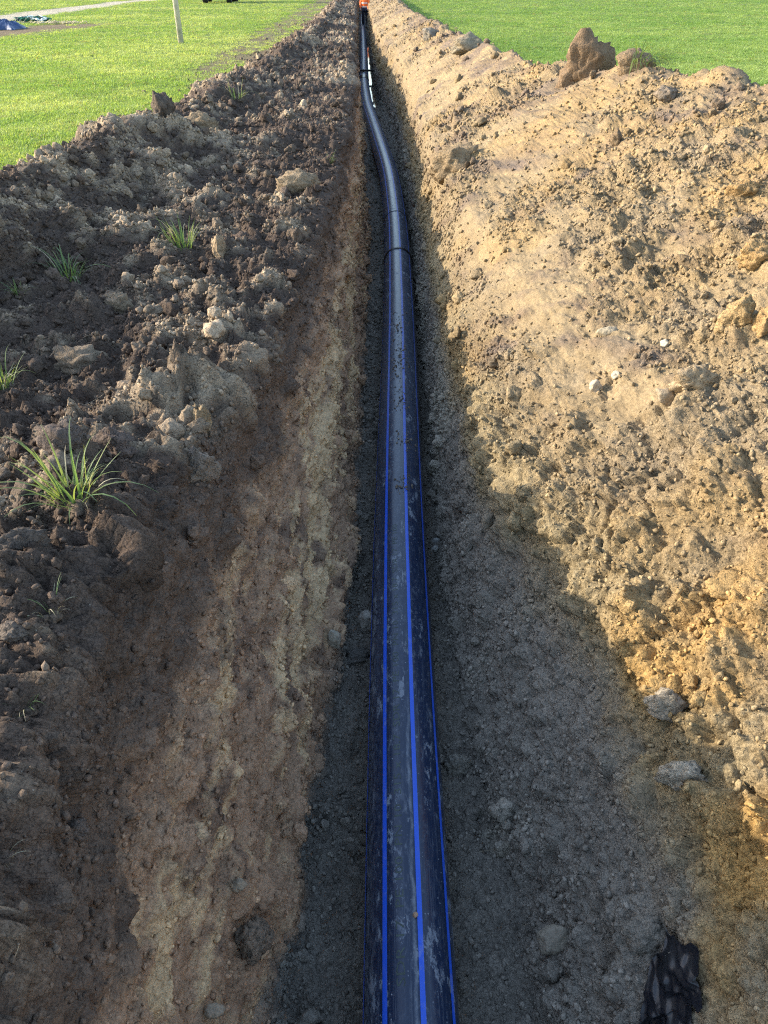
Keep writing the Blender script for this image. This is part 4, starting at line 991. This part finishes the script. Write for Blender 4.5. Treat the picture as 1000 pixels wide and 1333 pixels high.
man = empty('person', (wx0, wy0, FLOOR_Z + .14), R(-12)); tag(man, 'person in orange jacket and dark trousers standing far along the trench', 'person')
J = [(0, 0, .95), (0, 0, 1.12), (0, -.01, 1.30), (0, -.03, 1.46), (0, -.05, 1.55), (0, -.06, 1.64), (0, -.07, 1.74),
     (-.19, -.02, 1.42), (-.25, -.04, 1.14), (-.22, -.18, .92), (.19, -.02, 1.42), (.25, -.04, 1.14), (.22, -.18, .92),
     (-.10, 0, .90), (-.12, -.03, .50), (-.13, .02, .08), (-.13, -.15, .04), (.10, 0, .90), (.12, -.03, .50), (.13, .02, .08), (.13, -.15, .04), (-.21, -.25, .84), (.21, -.25, .84)]
E = [(0, 1), (1, 2), (2, 3), (3, 4), (4, 5), (5, 6), (3, 7), (7, 8), (8, 9), (9, 21), (3, 10), (10, 11), (11, 12), (12, 22), (0, 13), (13, 14), (14, 15), (15, 16), (0, 17), (17, 18), (18, 19), (19, 20)]
rad = [(.15, .11), (.15, .11), (.17, .12), (.13, .09), .055, .085, .09, .06, .047, .036, .06, .047, .036, .088, .06, .045, .04, .088, .06, .045, .04, .03, .03]
skin('body', J, E, rad, M_SKIN, man)
def sub(idx, es, scale, name, mat, extra=.016, root=0):
    mp = {v: i for i, v in enumerate(idx)}
    return skin(name, [J[i] for i in idx], [(mp[a], mp[b_]) for a, b_ in es], [tuple(np.array(rad[i] if isinstance(rad[i], tuple) else (rad[i],) * 2) * scale + extra) for i in idx], mat, man, root)
sub([0, 1, 2, 3, 7, 8, 9, 10, 11, 12], [(0, 1), (1, 2), (2, 3), (3, 7), (7, 8), (8, 9), (3, 10), (10, 11), (11, 12)], 1.08, 'jacket', M_ORANGE, .022)
sub([0, 13, 14, 15, 17, 18, 19], [(0, 13), (13, 14), (14, 15), (0, 17), (17, 18), (18, 19)], 1.06, 'trousers', M_NAVY, .014)
sub([15, 16], [(0, 1)] and [(15, 16)], 1.05, 'boot', M_BOOT, .014); sub([19, 20], [(19, 20)], 1.05, 'boot', M_BOOT, .014)
bm = bmesh.new(); bmesh.ops.create_uvsphere(bm, u_segments=18, v_segments=10, radius=.135)
bmesh.ops.delete(bm, geom=[v for v in bm.verts if v.co.z < -.01], context='VERTS'); bmesh.ops.create_circle(bm, cap_ends=True, segments=18, radius=.165)
h_ = link('helmet', bm_mesh('helmet', bm), M_HAT, man); h_.location = (0, -.07, 1.74)
bm = bmesh.new(); bmesh.ops.create_uvsphere(bm, u_segments=12, v_segments=8, radius=.115); h2 = link('hair', bm_mesh('hair', bm), M_HAIR, man); h2.location = (0, -.035, 1.70)
bm = bmesh.new()
for z_ in (1.02, 1.2): bmesh.ops.create_cone(bm, cap_ends=False, segments=20, radius1=1, radius2=1, depth=.05, matrix=Matrix.Translation((0, 0, z_)) @ Matrix.Diagonal((.215, .165, 1, 1)))
link('reflective_band', bm_mesh('reflective_band', bm), M_BAND, man)

# ------------------------------------------------------------------ grass of the fields
def grass_clump(name, nb, hgt, wid, seed, spread):
    rg = random.Random(seed); bm = bmesh.new()
    for i in range(nb):
        a = rg.uniform(0, 6.283); lean = rg.uniform(.1, .8); l_ = hgt * rg.uniform(.6, 1.15); w = wid * rg.uniform(.7, 1.2)
        b0 = Vector((rg.uniform(-1, 1) * spread, rg.uniform(-1, 1) * spread, 0)); d_ = Vector((math.cos(a), math.sin(a), 0)); sd = Vector((-d_.y, d_.x, 0)); tilt = rg.uniform(-.6, .6); sd = (sd * math.cos(tilt) + d_ * math.sin(tilt))
        p1 = b0 + d_ * l_ * math.sin(lean * .4) * .5 + Vector((0, 0, l_ * .55)); p2 = b0 + d_ * l_ * math.sin(lean) * .8 + Vector((0, 0, l_ * math.cos(lean * .8)))
        v = [bm.verts.new(b0 - sd * w), bm.verts.new(b0 + sd * w), bm.verts.new(p1 + sd * w * .8), bm.verts.new(p1 - sd * w * .8), bm.verts.new(p2)]
        bm.faces.new((v[0], v[1], v[2], v[3])); bm.faces.new((v[3], v[2], v[4]))
    return bm_mesh(name, bm)
CLUMPS = [grass_clump(f'clump_shape_{i}', 16, .085, .0032, 600 + i, .055) for i in range(8)]
def field_grass(name, label, side, n, d0, d1, seed):
    rg = np.random.default_rng(seed)
    # even spread over the seen ground by distance: more, smaller clumps close by
    y = d0 * (d1 / d0) ** rg.random(n); xs0 = rg.random(n)
    half = np.where(y > 0, y * .58 + 1.6, 2)
    edge = kk('cl', np.clip(y, -5, 78)) - .35 if side < 0 else kk('cr', np.clip(y, -5, 78)) + .6
    span = (np.maximum(half - np.abs(edge) * (1 if side < 0 else 1) * np.sign(edge * side), .5))
    x = edge + side * xs0 * span
    m = np.maximum(mud_mask(x, y) , road_mask(x, y)); tuf = fbm(x / .5, y / .5, 3, 810)
    keep = (rg.random(n) > m * 1.1) & (m < .9); x, y, tuf = x[keep], y[keep], tuf[keep]; n = len(x)
    z = .02 * fbm(x / 2.2, y / 2.2, 4, 500) + .10 * fbm(x / 30, y / 30, 2, 510) * sstep(20, 60, np.hypot(x, y)) - .008
    big = fbm(x / 2.5, y / 2.5, 4, 820) + .7 * fbm(x / .6, y / .6, 3, 830)
    sc = (.75 + .35 * tuf + .25 * rg.random(n)) * (1 + .035 * np.clip(y - 6, 0, 50))
    a, b_ = (C(.235, .35, .085), C(.43, .49, .18)) if side < 0 else (C(.185, .305, .08), C(.30, .395, .13))
    colr = lerp(np.broadcast_to(a, (n, 3)), b_, np.clip(.45 + big * .95 + rg.normal(0, .25, n), 0, 1).astype(np.float32))
    yel = rg.random(n) < (.06 if side < 0 else .02); colr[yel] = C(.30, .28, .12)
    scv = np.stack([sc * 1.2, sc * 1.2, sc / (1 + .035 * np.clip(y - 6, 0, 50)) * (.62 if side < 0 else .66)], -1); rot = np.stack([rg.normal(0, .12, n), rg.normal(0, .12, n), rg.uniform(0, 6.28, n)], -1)
    return gn_scatter(name, np.stack([x, y, z], -1), rot, scv, colr, rg.integers(0, 8, n), CLUMPS if side < 0 else [m.copy() for m in CLUMPS], M_FIELDGRASS, label)
field_grass('grass', 'short bright grass covering the field with the post', -1, 90000, 4.5, 75, 1)
field_grass('grass', 'even green grass of the field beyond the tall heap', 1, 70000, 7.0, 75, 2)
# soil flung onto the grass along both banks
n_ = 2600; yv = 5 + 30 * RNG.random(n_) ** 1.6; sd_v = np.where(RNG.random(n_) < .6, -1, 1)
ed = np.where(sd_v < 0, kk('cl', yv) - .5, kk('cr', yv) + .9 * kk('crz', yv) / .9 + .25); xv = ed + sd_v * RNG.exponential(.28, n_)
zv = .02 * fbm(xv / 2.2, yv / 2.2, 4, 500); sv = .008 + .035 * RNG.random(n_) ** 3
gn_scatter('scattered_soil', np.stack([xv, yv, zv + sv * .3], -1), RNG.uniform(0, 6.28, (n_, 3)), sv[:, None] * RNG.uniform(.7, 1.3, (n_, 3)),
           np.where(sd_v[:, None] < 0, C(.17, .125, .085), C(.22, .165, .1)) * RNG.uniform(.6, 1.3, (n_, 1)), RNG.integers(0, 8, n_), LUMPS2[:], M_CLOD, 'soil crumbs flung onto the grass along both banks')
print('rows', NR, 'cols', NC, 'verts', NR * NC, 'crumbs', N_CRUMB, 'clods', len(ids))
